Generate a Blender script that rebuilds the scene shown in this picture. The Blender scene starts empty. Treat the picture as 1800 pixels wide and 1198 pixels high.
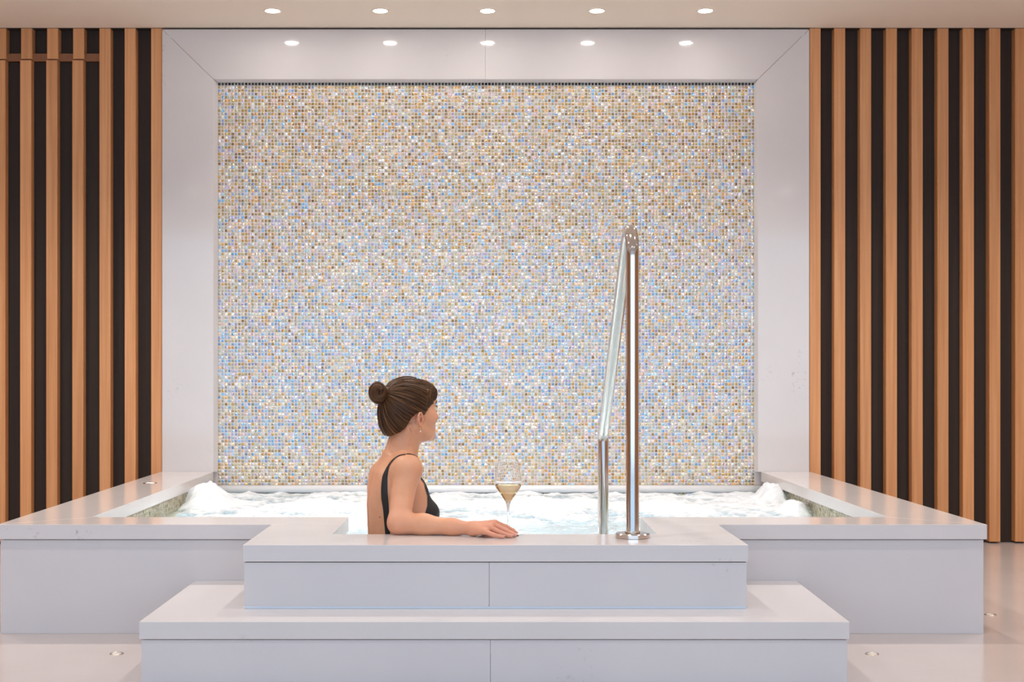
import bpy, bmesh, math, random
import numpy as np
from mathutils import Vector, Matrix
from mathutils.bvhtree import BVHTree

random.seed(7)
rng = np.random.default_rng(11)
scn = bpy.context.scene
COL = scn.collection

# ------------------------------------------------------------------ camera
# one-point perspective: camera at the origin of x / y, looking along +Y
FOC, CX, CY = 2375.0, 860.0, 650.0          # focal length and vanishing point in pixels (1800x1198)
CAM_Z = 0.977
cam_data = bpy.data.cameras.new('camera')
cam = bpy.data.objects.new('camera', cam_data)
COL.objects.link(cam)
cam.location = (0, 0, CAM_Z)
cam.rotation_euler = (math.radians(90), 0, 0)
cam_data.sensor_width = 36.0
cam_data.lens = FOC / 1800 * 36.0
cam_data.shift_x = (900 - CX) / 1800
cam_data.shift_y = (CY - 599) / 1800
cam_data.clip_start = 0.05
scn.camera = cam

def P(px, py, Y):
    return Vector(((px - CX) * Y / FOC, Y, CAM_Z - (py - CY) * Y / FOC))
def X(px, Y): return (px - CX) * Y / FOC
def Zh(py, Y): return CAM_Z - (py - CY) * Y / FOC

# ------------------------------------------------------------------ world, exposure
scn.view_settings.view_transform = 'Standard'
scn.view_settings.look = 'None'
scn.view_settings.exposure = 0.18
scn.view_settings.gamma = 1.0
scn.view_settings.use_curve_mapping = False
world = bpy.data.worlds.new('world')
scn.world = world
world.use_nodes = True
wb = world.node_tree.nodes['Background']
wb.inputs[0].default_value = (0.62, 0.80, 1.0, 1)
wb.inputs[1].default_value = 1.6

# ------------------------------------------------------------------ key dimensions
YD = 5.0                       # front edge of the raised deck
YW = 5.0 * 1.521               # face of the marble surround
YM = YW + 0.04                 # mosaic face
DECK = CAM_Z - 271.5 / 475.0   # deck height
CEIL = CAM_Z + 602 * YW / FOC
SLAB = 0.055
WATER = 0.274
YB = -3.2                      # wall behind the camera
SIDE = 5.6

# ------------------------------------------------------------------ lights (window daylight, the ceiling row, and added unseen rows)
def area_light(name, loc, rot, sx, sy, power, color):
    d = bpy.data.lights.new(name, 'AREA')
    d.shape = 'RECTANGLE'; d.size = sx; d.size_y = sy
    d.energy = power; d.color = color
    o = bpy.data.objects.new(name, d); COL.objects.link(o)
    o.location = loc; o.rotation_euler = rot
    return o
area_light('window_daylight', (0.0, YB + 0.05, 1.46), (math.radians(90), 0, 0), 10.6, 2.76, 92, (0.42, 0.69, 1.0))
LAMP_COL = (1.0, 0.92, 0.84)
def spot(name, loc, power, size=110, blend=0.8, color=LAMP_COL, parent=None):
    d = bpy.data.lights.new(name, 'SPOT')
    d.energy = power; d.color = color
    d.spot_size = math.radians(size); d.spot_blend = blend
    d.shadow_soft_size = 0.035
    o = bpy.data.objects.new(name, d); COL.objects.link(o)
    o.location = loc
    if parent: o.parent = parent
    return o
YL = (CEIL - CAM_Z) * FOC / (CY - 18.5)
ROW_X = [X(p, YL) for p in (479, 668.5, 857, 1049.5, 1240)]
WALL_LAMP_W = 11
added_lamps = []                     # (x, y, watts, colour): unseen rows added for light, daylight-white by the window, warmer over the tub
for y, w_, c_, xs_ in ((0.6, 26, (0.84, 0.93, 1.0), (-3.2, -1.6, 0.0, 1.6, 3.2)), (2.6, 30, (0.84, 0.93, 1.0), (-3.2, -1.6, 0.0, 1.6, 3.2)),
                       (4.4, 34, (1.0, 0.97, 0.94), (-3.2, -1.6, 0.0, 1.6, 3.2)), (6.1, 62, (1.0, 0.95, 0.89), (-4.4, -2.9, -1.45, 0.0, 1.45, 2.9, 4.4))):
    added_lamps += [(x, y, w_, c_) for x in xs_]

# ------------------------------------------------------------------ helpers
def link(name, me, mat=None, parent=None):
    o = bpy.data.objects.new(name, me)
    COL.objects.link(o)
    if mat is not None:
        me.materials.clear(); me.materials.append(mat)
    if parent is not None: o.parent = parent
    return o
def from_bm(name, bm, mat=None, parent=None, smooth=False):
    me = bpy.data.meshes.new(name)
    bmesh.ops.recalc_face_normals(bm, faces=bm.faces[:])
    bm.to_mesh(me); bm.free()
    if smooth:
        me.polygons.foreach_set('use_smooth', [True] * len(me.polygons))
    return link(name, me, mat, parent)
def from_np(name, v, f, mat=None, parent=None, smooth=True):
    me = bpy.data.meshes.new(name)
    v = np.asarray(v, np.float32); f = np.asarray(f, np.int32)
    n = f.shape[1]
    me.vertices.add(len(v)); me.vertices.foreach_set('co', v.ravel())
    me.loops.add(f.size); me.loops.foreach_set('vertex_index', f.ravel())
    me.polygons.add(len(f))
    me.polygons.foreach_set('loop_start', np.arange(0, f.size, n, dtype=np.int32))
    if smooth: me.polygons.foreach_set('use_smooth', np.ones(len(f), bool))
    me.update(calc_edges=True); me.validate()
    return link(name, me, mat, parent)
def empty(name, loc=(0, 0, 0)):
    o = bpy.data.objects.new(name, None); COL.objects.link(o)
    o.location = loc; o.empty_display_size = 0.1
    return o
def tag(o, label=None, cat=None, group=None, kind=None):
    if label: o['label'] = label
    if cat: o['category'] = cat
    if group: o['group'] = group
    if kind: o['kind'] = kind
    return o
def add_box(bm, x0, x1, y0, y1, z0, z1):
    vs = [bm.verts.new(p) for p in ((x0,y0,z0),(x1,y0,z0),(x1,y1,z0),(x0,y1,z0),(x0,y0,z1),(x1,y0,z1),(x1,y1,z1),(x0,y1,z1))]
    for q in ((0,3,2,1),(4,5,6,7),(0,1,5,4),(1,2,6,5),(2,3,7,6),(3,0,4,7)):
        bm.faces.new([vs[i] for i in q])
def bevel_all(bm, w, seg=2):
    bmesh.ops.bevel(bm, geom=bm.edges[:], offset=w, segments=seg, profile=0.6, affect='EDGES', clamp_overlap=True)
def box(name, x0, x1, y0, y1, z0, z1, mat, parent=None, bev=0.0015):
    bm = bmesh.new(); add_box(bm, x0, x1, y0, y1, z0, z1)
    if bev: bevel_all(bm, bev)
    return from_bm(name, bm, mat, parent)
def prism(name, poly, z0, z1, mat, parent=None, bev=0.002):
    bm = bmesh.new()
    a = [bm.verts.new((x, y, z0)) for x, y in poly]
    b = [bm.verts.new((x, y, z1)) for x, y in poly]
    n = len(poly)
    bm.faces.new(a[::-1]); bm.faces.new(b)
    for i in range(n):
        j = (i + 1) % n
        bm.faces.new((a[i], a[j], b[j], b[i]))
    bmesh.ops.recalc_face_normals(bm, faces=bm.faces[:])
    if bev: bevel_all(bm, bev)
    return from_bm(name, bm, mat, parent)
def loft(name, front, back, mat, parent=None, bev=0.0012):
    bm = bmesh.new()
    a = [bm.verts.new(p) for p in front]; b = [bm.verts.new(p) for p in back]
    n = len(a)
    bm.faces.new(a); bm.faces.new(b[::-1])
    for i in range(n):
        j = (i + 1) % n
        bm.faces.new((a[i], b[i], b[j], a[j]))
    bmesh.ops.recalc_face_normals(bm, faces=bm.faces[:])
    if bev: bevel_all(bm, bev, 1)
    return from_bm(name, bm, mat, parent)
def lathe(bm, prof, seg=32, c=(0, 0, 0)):
    rings = []
    for r, h in prof:
        if r < 1e-6:
            rings.append([bm.verts.new((c[0], c[1], c[2] + h))])
        else:
            rings.append([bm.verts.new((c[0] + r * math.cos(2 * math.pi * k / seg), c[1] + r * math.sin(2 * math.pi * k / seg), c[2] + h)) for k in range(seg)])
    for A, B in zip(rings[:-1], rings[1:]):
        for k in range(seg):
            k2 = (k + 1) % seg
            if len(A) == 1 and len(B) == 1: continue
            if len(A) == 1: bm.faces.new((A[0], B[k2], B[k]))
            elif len(B) == 1: bm.faces.new((A[k], A[k2], B[0]))
            else: bm.faces.new((A[k], A[k2], B[k2], B[k]))
def tube_np(path, rad, seg=20, cap=True):
    path = [Vector(p) for p in path]
    n = len(path)
    rads = rad if hasattr(rad, '__len__') else [rad] * n
    v, f = [], []
    t0 = (path[1] - path[0]).normalized()
    ref = Vector((1, 0, 0)) if abs(t0.x) < 0.8 else Vector((0, 0, 1))
    u = (ref - t0 * ref.dot(t0)).normalized()
    for i in range(n):
        t = (path[min(i + 1, n - 1)] - path[max(i - 1, 0)]).normalized()
        u = (u - t * u.dot(t)).normalized()
        w = t.cross(u)
        for k in range(seg):
            a = 2 * math.pi * k / seg
            v.append(path[i] + (u * math.cos(a) + w * math.sin(a)) * rads[i])
    for i in range(n - 1):
        for k in range(seg):
            k2 = (k + 1) % seg
            f.append((i * seg + k, i * seg + k2, (i + 1) * seg + k2, (i + 1) * seg + k))
    return v, f
def tube(name, path, rad, mat, parent=None, seg=20):
    v, f = tube_np(path, rad, seg)
    bm = bmesh.new()
    vs = [bm.verts.new(p) for p in v]
    for q in f: bm.faces.new([vs[i] for i in q])
    for ring in (v[:seg][::-1], v[-seg:]):      # caps keep their own vertices, so the shading stays crisp
        bm.faces.new([bm.verts.new(p) for p in ring])
    o = from_bm(name, bm, mat, parent, smooth=True)
    return o

# ------------------------------------------------------------------ materials
def srgb(r, g, b):
    f = lambda c: (c / 255 / 12.92) if c <= 10 else ((c / 255 + 0.055) / 1.055) ** 2.4
    return (f(r), f(g), f(b), 1)
class Mat:
    def __init__(s, name):
        s.m = bpy.data.materials.new(name); s.m.use_nodes = True
        s.nt = s.m.node_tree; s.n = s.nt.nodes; s.l = s.nt.links
        s.b = s.n['Principled BSDF']; s.out = s.n['Material Output']
    def set(s, **k):
        for a, v in k.items(): s.b.inputs[a.replace('_', ' ')].default_value = v
        return s
    def node(s, t, **k):
        x = s.n.new(t)
        for a, v in k.items(): setattr(x, a, v)
        return x
    def link(s, a, b): s.l.new(a, b)
    def coords(s, kind='Object', scale=(1, 1, 1)):
        tc = s.node('ShaderNodeTexCoord'); mp = s.node('ShaderNodeMapping')
        mp.inputs['Scale'].default_value = scale
        s.link(tc.outputs[kind], mp.inputs['Vector'])
        return mp.outputs['Vector']
    def noise(s, vec, scale, detail=4, rough=0.55, dim='3D'):
        x = s.node('ShaderNodeTexNoise'); x.noise_dimensions = dim
        x.inputs['Scale'].default_value = scale; x.inputs['Detail'].default_value = detail; x.inputs['Roughness'].default_value = rough
        if vec is not None: s.link(vec, x.inputs['Vector'])
        return x.outputs['Fac']
    def ramp(s, fac, stops):
        x = s.node('ShaderNodeValToRGB')
        e = x.color_ramp.elements
        while len(e) < len(stops): e.new(0.5)
        for i, (p, c) in enumerate(stops): e[i].position = p; e[i].color = c
        s.link(fac, x.inputs['Fac'])
        return x.outputs['Color']
    def mix(s, fac, a, b, mode='MIX'):
        x = s.node('ShaderNodeMix'); x.data_type = 'RGBA'; x.blend_type = mode
        for sock, v in ((x.inputs[0], fac), (x.inputs[6], a), (x.inputs[7], b)):
            if hasattr(v, 'is_linked') or isinstance(v, bpy.types.NodeSocket): s.link(v, sock)
            else: sock.default_value = v
        return x.outputs[2]
    def bump(s, h, strength=0.2, dist=0.002):
        x = s.node('ShaderNodeBump'); x.inputs['Strength'].default_value = strength; x.inputs['Distance'].default_value = dist
        s.link(h, x.inputs['Height']); s.link(x.outputs['Normal'], s.b.inputs['Normal'])

def marble(name, base, dark, rough, vein=(150, 125, 105)):
    M = Mat(name)
    tc = M.node('ShaderNodeNewGeometry').outputs['Position']
    n1 = M.noise(tc, 1.3, 5)
    c = M.ramp(n1, [(0.35, dark), (0.65, base)])
    # rare thin rusty veins and pits
    n2 = M.noise(tc, 3.1, 8, 0.7)
    v = M.ramp(n2, [(0.492, (0, 0, 0, 1)), (0.5, (1, 1, 1, 1)), (0.508, (0, 0, 0, 1))])
    n3 = M.noise(tc, 1.9, 2)
    gate = M.ramp(n3, [(0.60, (0, 0, 0, 1)), (0.70, (1, 1, 1, 1))])
    vv = M.mix(1.0, v, gate, 'MULTIPLY')
    n4 = M.noise(tc, 60, 2)
    g2 = M.ramp(n4, [(0.5, (0, 0, 0, 1)), (0.62, (0.8, 0.8, 0.8, 1))])
    vv = M.mix(1.0, vv, g2, 'MULTIPLY')
    c2 = M.mix(vv, c, srgb(*vein))
    M.link(c2, M.b.inputs['Base Color'])
    M.set(Roughness=rough, IOR=1.5)
    return M.m
MARBLE = marble('white_stone', srgb(220, 211, 208), srgb(214, 206, 203), 0.16)
MARBLE_WALL = marble('white_stone_polished', srgb(222, 214, 211), srgb(216, 208, 205), 0.075)
PANEL = marble('white_stone_panel', srgb(218, 211, 210), srgb(212, 205, 205), 0.3)
FLOORM = marble('pale_stone_floor', srgb(200, 187, 182), srgb(193, 180, 175), 0.2, vein=(190, 175, 160))

def wood(name, c1, c2, c3, rough=0.42):
    M = Mat(name)
    oi = M.node('ShaderNodeObjectInfo')
    tc = M.node('ShaderNodeNewGeometry').outputs['Position']
    mp = M.node('ShaderNodeMapping'); mp.inputs['Scale'].default_value = (55, 55, 1.1)
    M.link(tc, mp.inputs['Vector'])
    n = M.noise(mp.outputs['Vector'], 1.0, 5, 0.6)
    col = M.ramp(n, [(0.28, c1), (0.5, c2), (0.75, c3)])
    hs = M.node('ShaderNodeHueSaturation')
    ma = M.node('ShaderNodeMapRange'); ma.inputs['To Min'].default_value = 0.88; ma.inputs['To Max'].default_value = 1.1
    M.link(oi.outputs['Random'], ma.inputs['Value']); M.link(ma.outputs['Result'], hs.inputs['Value'])
    M.link(col, hs.inputs['Color'])
    M.link(hs.outputs['Color'], M.b.inputs['Base Color'])
    M.set(Roughness=rough)
    M.bump(n, 0.08, 0.001)
    return M.m
WOOD = wood('cedar_slat', srgb(198, 134, 82), srgb(214, 150, 97), srgb(225, 166, 115))
WOOD_DIM = wood('cedar_header', srgb(130, 82, 48), srgb(144, 92, 55), srgb(155, 100, 62))
def plain(name, col, rough=0.5, metallic=0.0, **k):
    M = Mat(name); M.set(Base_Color=col, Roughness=rough, Metallic=metallic, **k)
    n = M.noise(M.coords(), 40, 3)
    r = M.node('ShaderNodeMapRange'); r.inputs['To Min'].default_value = max(rough - 0.03, 0.0); r.inputs['To Max'].default_value = rough + 0.03
    M.link(n, r.inputs['Value']); M.link(r.outputs['Result'], M.b.inputs['Roughness'])
    return M.m
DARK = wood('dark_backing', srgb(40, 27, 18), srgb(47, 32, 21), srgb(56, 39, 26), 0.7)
CEILM = plain('ceiling_paint', srgb(243, 226, 208), 0.75)
WALLP = plain('cool_plaster', srgb(206, 210, 220), 0.8)
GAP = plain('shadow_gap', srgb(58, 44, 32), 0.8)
STEEL = plain('stainless_steel', srgb(206, 198, 192), 0.11, 1.0)
STEEL_D = plain('steel_lamp_ring', srgb(190, 180, 170), 0.25, 1.0)
WHITE_BAR = plain('white_enamel', srgb(236, 236, 238), 0.12)
GROUT = plain('pale_grout', srgb(224, 214, 211), 0.7)
BASIN = plain('pale_basin_tile', srgb(214, 228, 232), 0.3)
SEAL = plain('silicone_bead', srgb(214, 222, 234), 0.3)
def emit(name, col, st):
    M = Mat(name); M.set(Base_Color=(0.8, 0.8, 0.8, 1), Emission_Color=col, Emission_Strength=st)
    return M.m
LAMP = emit('lamp_lens', (1.0, 0.95, 0.9, 1), 100)
LAMP_ADDED = emit('added_lamp_lens', (1.0, 0.97, 0.94, 1), 45)
LAMP_SMALL = emit('small_lamp_lens', (1.0, 0.95, 0.9, 1), 1.2)

def mosaic_mat(name):
    M = Mat(name)
    a = M.node('ShaderNodeAttribute'); a.attribute_name = 'tile_colour'
    g = M.node('ShaderNodeAttribute'); g.attribute_name = 'tile_gloss'
    M.link(a.outputs['Color'], M.b.inputs['Base Color'])
    M.link(g.outputs['Fac'], M.b.inputs['Metallic'])
    M.set(Roughness=0.25, IOR=1.6, Coat_Weight=0.8, Coat_Roughness=0.16)
    M.b.inputs['Thin Film Thickness'].default_value = 380
    M.b.inputs['Thin Film IOR'].default_value = 1.4
    # each pressed-glass tile has its own slightly pillowed lean
    le = M.node('ShaderNodeAttribute'); le.attribute_name = 'tile_lean'
    ge = M.node('ShaderNodeNewGeometry')
    ad = M.node('ShaderNodeVectorMath'); ad.operation = 'ADD'
    M.link(ge.outputs['Normal'], ad.inputs[0]); M.link(le.outputs['Vector'], ad.inputs[1])
    nm = M.node('ShaderNodeVectorMath'); nm.operation = 'NORMALIZE'; M.link(ad.outputs[0], nm.inputs[0])
    n = M.noise(ge.outputs['Position'], 110, 2, 0.5)
    bp = M.node('ShaderNodeBump'); bp.inputs['Strength'].default_value = 0.4; bp.inputs['Distance'].default_value = 0.004
    M.link(n, bp.inputs['Height']); M.link(nm.outputs[0], bp.inputs['Normal'])
    M.link(bp.outputs['Normal'], M.b.inputs['Normal']); M.link(bp.outputs['Normal'], M.b.inputs['Coat Normal'])
    return M.m
TILE = mosaic_mat('iridescent_glass_tile')

# ------------------------------------------------------------------ room shell
bm = bmesh.new()   # floor with the basin cut out of it
FX0, FX1, FY0, FY1 = -SIDE, SIDE, YB, YW + 0.2
BX0, BX1, BY0, BY1 = -1.60, 1.60, 4.73, 7.62
HY0, HX0, HX1 = 5.06, -0.62, 0.66      # the notch part of the cut-out lies under the entry block
for x0, x1, y0, y1 in ((FX0, FX1, FY0, 4.65), (FX0, HX0, 4.65, HY0), (HX1, FX1, 4.65, HY0), (FX0, BX0, HY0, FY1), (BX1, FX1, HY0, FY1), (BX0, BX1, BY1, FY1)):
    add_box(bm, x0, x1, y0, y1, -0.06, 0.0)
tag(from_bm('floor', bm, FLOORM), kind='structure')
tag(box('ceiling', -SIDE, SIDE, YB, YW + 0.2, CEIL, CEIL + 0.06, CEILM, None, 0), kind='structure')
ceiling = bpy.data.objects['ceiling']
tag(box('wall_side_left', -SIDE - 0.1, -SIDE, YB, YW + 0.2, 0, CEIL, WOOD, None, 0), kind='structure')
tag(box('wall_side_right', SIDE, SIDE + 0.1, YB, YW + 0.2, 0, CEIL, WOOD, None, 0), kind='structure')
bm = bmesh.new()
add_box(bm, -SIDE, -5.35, YB - 0.2, YB, 0, CEIL); add_box(bm, 5.35, SIDE, YB - 0.2, YB, 0, CEIL)
add_box(bm, -5.35, 5.35, YB - 0.2, YB, 0, 0.06); add_box(bm, -5.35, 5.35, YB - 0.2, YB, 2.86, CEIL)
tag(from_bm('wall_front', bm, WALLP), kind='structure')
win = empty('window_1', (0, YB - 0.1, 0.06)); tag(win, kind='structure')
for k in range(7):
    x = -5.32 + k * 10.64 / 6
    box('mullion', x - 0.03, x + 0.03, -0.03, 0.03, 0, 2.8, STEEL_D, win, 0.003)

MP = Mat('blue_pool_water'); MP.set(Base_Color=srgb(120, 178, 226), Roughness=0.08, IOR=1.33)
MP.bump(MP.noise(MP.coords('Object', (1, 1, 1)), 3.0, 3), 0.15, 0.05)
tag(box('swimming_pool', -2.6, 2.6, YB + 0.3, 1.75, -0.02, 0.006, MP.m, None, 0), kind='structure')

# ceiling lamps added out of frame to light the room and back wall
bm0 = bmesh.new(); lathe(bm0, [(0, -0.002), (0.036, -0.002), (0.036, 0.001)], 20)
me_l = bpy.data.meshes.new('added_lamp'); bm0.to_mesh(me_l); bm0.free(); me_l.materials.append(LAMP_ADDED)
for (x, y, w_, c_) in added_lamps:
    o = bpy.data.objects.new('added_lamp', me_l); COL.objects.link(o)
    o.parent = ceiling; o.location = (x, y, CEIL - 0.001)
    spot('added_lamp_beam', (x, y, CEIL - 0.03), w_, 130, 0.9, c_)

# ---- slatted walls
SLAT_D = 0.058
YS = YW + 0.012
def slat_mesh(name, w, d, z0, z1, mat):
    c = 0.002
    prof = [(-w/2+c, 0), (w/2-c, 0), (w/2, c), (w/2, d), (-w/2, d), (-w/2, c)]
    v = [(x, y, z0) for x, y in prof] + [(x, y, z1) for x, y in prof]
    n = 6
    f = [tuple(range(n))[::-1], tuple(range(n, 2 * n))] + [(i, (i+1) % n, n + (i+1) % n, n + i) for i in range(n)]
    me = bpy.data.meshes.new(name); me.from_pydata(v, [], f); me.materials.append(mat); me.update()
    return me
SW = 19.4 * YS / FOC
Z_SLAT0 = Zh(951.5, YS)
Z_SEAM = Zh(105.0, YS)
full = slat_mesh('slat', SW, SLAT_D, Z_SLAT0, CEIL - 0.003, WOOD)
stub = slat_mesh('slat', SW, SLAT_D, Z_SEAM + 0.005, CEIL - 0.003, WOOD)
doorslat = slat_mesh('slat', SW, SLAT_D, Z_SLAT0, Z_SEAM - 0.004, WOOD)
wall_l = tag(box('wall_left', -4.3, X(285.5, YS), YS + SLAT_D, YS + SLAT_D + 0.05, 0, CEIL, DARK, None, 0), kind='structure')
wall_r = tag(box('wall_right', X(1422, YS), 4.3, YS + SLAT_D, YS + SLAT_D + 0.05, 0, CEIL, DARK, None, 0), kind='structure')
def put(me, name, loc, parent):
    o = bpy.data.objects.new(name, me); COL.objects.link(o); o.location = loc; o.parent = parent
    return o
door_y = YS - 0.006
door = tag(box('door_1', X(-140, YS), X(174, YS), YS + SLAT_D - 0.012, YS + SLAT_D - 0.001, 0.012, Z_SEAM - 0.006, DARK, None, 0), kind='structure')
left_c = [1.0, 46.5, 92.3, 138.0, 184.3, 228.6, 275.2]
for k in range(-18, 7):
    px = left_c[k] if k >= 0 else left_c[0] + k * 45.7
    x = X(px, YS)
    if x < -4.2: continue
    if -3 <= k <= 3:
        put(stub, 'slat', (x, YS, 0), wall_l)
        put(doorslat, 'slat', (x - 0.003, door_y, 0), door)
    else:
        put(full, 'slat', (x, YS, 0), wall_l)
box('header_rail', X(-140, YS), X(174, YS), YS + 0.022, YS + SLAT_D, Zh(106, YS), Zh(92.5, YS), WOOD_DIM, wall_l, 0.001)
right_c = [1433, 1476.2, 1521.8, 1567.3, 1612.6, 1657.8, 1702.5, 1749, 1794.5]
for k in range(0, 24):
    px = right_c[k] if k < len(right_c) else right_c[-1] + (k - 8) * 45.3
    x = X(px, YS)
    if x > 4.2: continue
    put(full, 'slat', (x, YS, 0), wall_r)

tag(box('trim_3', -4.3, X(285.3, YS), YS + 0.0005, YS + SLAT_D, CEIL - 0.0028, CEIL - 0.0002, DARK, None, 0), kind='structure')
tag(box('trim_4', X(1422.2, YS), 4.3, YS + 0.0005, YS + SLAT_D, CEIL - 0.0028, CEIL - 0.0002, DARK, None, 0), kind='structure')
# ---- mosaic wall
def mosaic(name, origin, ux, uy, nrm, nx, ny, pitch, parent, zone, tilt=0.055, size=0.79, depth=0.0013, mat=TILE):
    ux, uy, nrm = np.array(ux, float), np.array(uy, float), np.array(nrm, float)
    o = np.array(origin, float)
    N = nx * ny
    ii, jj = np.meshgrid(np.arange(nx), np.arange(ny)); ii = ii.ravel(); jj = jj.ravel()
    cx = (ii + 0.5) * pitch + rng.normal(0, 0.00012, N); cy = (jj + 0.5) * pitch + rng.normal(0, 0.00012, N)
    h = pitch * size / 2 * (1 + rng.normal(0, 0.02, N))
    tx = rng.normal(0, tilt, N); ty = rng.normal(0, tilt, N)
    V = np.zeros((N, 8, 3)); bev = pitch * 0.06
    for k, (sx, sy) in enumerate(((-1, -1), (1, -1), (1, 1), (-1, 1))):
        lx, ly = sx * (h - bev), sy * (h - bev)
        hz = depth + lx * tx + ly * ty
        V[:, k] = o + np.outer(cx + lx, ux) + np.outer(cy + ly, uy) + np.outer(hz, nrm)
        lx, ly = sx * h, sy * h
        V[:, 4 + k] = o + np.outer(cx + lx, ux) + np.outer(cy + ly, uy) + np.outer(np.full(N, -0.0005), nrm)
    q = np.array([(0, 1, 2, 3), (4, 5, 1, 0), (5, 6, 2, 1), (6, 7, 3, 2), (7, 4, 0, 3)])
    F = (q[None] + (np.arange(N) * 8)[:, None, None]).reshape(-1, 4)
    ob = from_np(name, V.reshape(-1, 3), F, mat, parent, smooth=False)
    t = jj / max(ny - 1, 1)
    col = zone(ii / max(nx - 1, 1), t, N)
    gl = np.clip(rng.beta(1.3, 1.5, N), 0.05, 0.95)
    c4 = np.ones((N, 8, 4)); c4[:, :, :3] = col[:, None, :]
    at = ob.data.attributes.new('tile_colour', 'FLOAT_COLOR', 'POINT'); at.data.foreach_set('color', c4.astype(np.float32).ravel())
    ag = ob.data.attributes.new('tile_gloss', 'FLOAT', 'POINT'); ag.data.foreach_set('value', np.repeat(gl, 8).astype(np.float32))
    lv_ = (np.outer(rng.normal(0, 0.17, N), ux) + np.outer(rng.normal(0.0, 0.25, N), uy)) if tilt > 0.05 else np.zeros((N, 3))
    al = ob.data.attributes.new('tile_lean', 'FLOAT_VECTOR', 'POINT'); al.data.foreach_set('vector', np.repeat(lv_, 8, axis=0).astype(np.float32).ravel())
    return ob
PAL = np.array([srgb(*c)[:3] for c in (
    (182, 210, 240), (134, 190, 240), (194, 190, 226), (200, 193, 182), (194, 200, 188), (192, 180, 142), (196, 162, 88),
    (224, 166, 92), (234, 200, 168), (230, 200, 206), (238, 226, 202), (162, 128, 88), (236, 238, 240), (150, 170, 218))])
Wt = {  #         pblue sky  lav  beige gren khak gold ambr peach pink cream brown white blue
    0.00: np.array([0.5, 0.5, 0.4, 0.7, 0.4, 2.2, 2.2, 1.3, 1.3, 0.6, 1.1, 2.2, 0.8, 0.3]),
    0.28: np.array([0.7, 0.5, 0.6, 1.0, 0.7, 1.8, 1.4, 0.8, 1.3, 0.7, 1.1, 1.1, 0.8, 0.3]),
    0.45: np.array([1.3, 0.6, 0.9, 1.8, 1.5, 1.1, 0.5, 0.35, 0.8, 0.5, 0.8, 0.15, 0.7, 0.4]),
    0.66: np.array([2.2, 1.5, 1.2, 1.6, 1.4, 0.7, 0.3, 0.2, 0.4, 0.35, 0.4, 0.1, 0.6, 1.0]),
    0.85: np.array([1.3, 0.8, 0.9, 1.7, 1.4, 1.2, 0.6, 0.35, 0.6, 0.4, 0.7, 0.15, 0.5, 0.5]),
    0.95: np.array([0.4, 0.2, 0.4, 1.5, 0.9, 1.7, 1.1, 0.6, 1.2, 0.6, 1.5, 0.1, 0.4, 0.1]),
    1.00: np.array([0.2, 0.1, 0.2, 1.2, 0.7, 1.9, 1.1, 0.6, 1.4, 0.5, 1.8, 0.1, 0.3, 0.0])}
def zone_main(u, tb, N):  # tile mix by height paints in the gold and blue reflection bands
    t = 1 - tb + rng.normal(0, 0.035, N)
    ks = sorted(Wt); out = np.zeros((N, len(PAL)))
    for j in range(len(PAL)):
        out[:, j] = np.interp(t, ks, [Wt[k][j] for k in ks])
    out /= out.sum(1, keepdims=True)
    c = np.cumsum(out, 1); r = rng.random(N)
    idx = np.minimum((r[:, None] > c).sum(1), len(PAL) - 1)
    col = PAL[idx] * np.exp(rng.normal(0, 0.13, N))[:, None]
    col[tb > 0.999] = np.array(srgb(52, 42, 30)[:3]) * (0.7 + 0.6 * rng.random((int((tb > 0.999).sum()), 1)))   # top row darkened in colour as the shade under the soffit
    return np.clip(col, 0.01, 0.92)
def zone_olive(u, t, N):
    pal = np.array([srgb(*c)[:3] for c in ((170, 156, 112), (190, 178, 140), (150, 138, 98), (204, 192, 160), (176, 170, 140))])
    return pal[rng.integers(0, len(pal), N)] * np.exp(rng.normal(0, 0.1, N))[:, None]
PITCH = 5.86 * YM / FOC
mx0, mx1 = X(381, YM), X(1328, YM)
mz1 = Zh(144.6, YM); mz0 = 0.24
nx = int((mx1 - mx0) / PITCH); ny = int((mz1 - mz0) / PITCH)
wall_b = tag(box('wall_back', X(300, YM), X(1410, YM), YM + 0.002, YM + 0.1, -0.45, CEIL - 0.02, GROUT, None, 0), kind='structure')
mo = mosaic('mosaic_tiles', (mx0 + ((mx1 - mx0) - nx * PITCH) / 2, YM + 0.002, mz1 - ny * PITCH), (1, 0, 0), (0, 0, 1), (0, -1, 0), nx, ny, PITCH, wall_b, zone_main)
tag(mo, 'small iridescent square glass tiles', kind='stuff')

# ---- marble surround: mitred panels around the mosaic
trim = tag(empty('trim_1', (X(853, YW), YW, DECK)), kind='structure')
def tp(px, py, Y): return P(px, py, Y) - trim.location
OL, OR, OT, OB = 285.0, 1422.5, 51.5, 829.0
IL, IR, IT = 375.0, 1332.5, 139.0
BL, BR, BT = 383.5, 1325.0, 145.5
g = 0.16
def panel(pts_front, pts_back):
    fr = [tp(x, y, YW) for x, y in pts_front]; bk = [tp(x, y, YM) for x, y in pts_back]
    return loft('marble_panel', fr, bk, MARBLE_WALL, trim)
s = YW / YM
def far(px, py): return (CX + (px - CX) * s, CY + (py - CY) * s)   # the same world point seen at the back face
def stretch(front, back_inner):
    return [back_inner.get(i, far(*p)) for i, p in enumerate(front)]
f1 = [(OL, OT + 2 * g), (IL, IT + 2 * g), (IL, OB), (OL, OB)]
panel(f1, stretch(f1, {1: (BL, BT + 2 * g), 2: (BL, OB)}))
f2 = [(OR, OT + 2 * g), (OR, OB), (IR, OB), (IR, IT + 2 * g)]
panel(f2, stretch(f2, {2: (BR, OB), 3: (BR, BT + 2 * g)}))
f3 = [(OL + 2 * g, OT), (853 - g, OT), (853 - g, IT), (IL + 2 * g, IT)]
panel(f3, stretch(f3, {2: (853 - g, BT), 3: (BL + 2 * g, BT)}))
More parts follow.
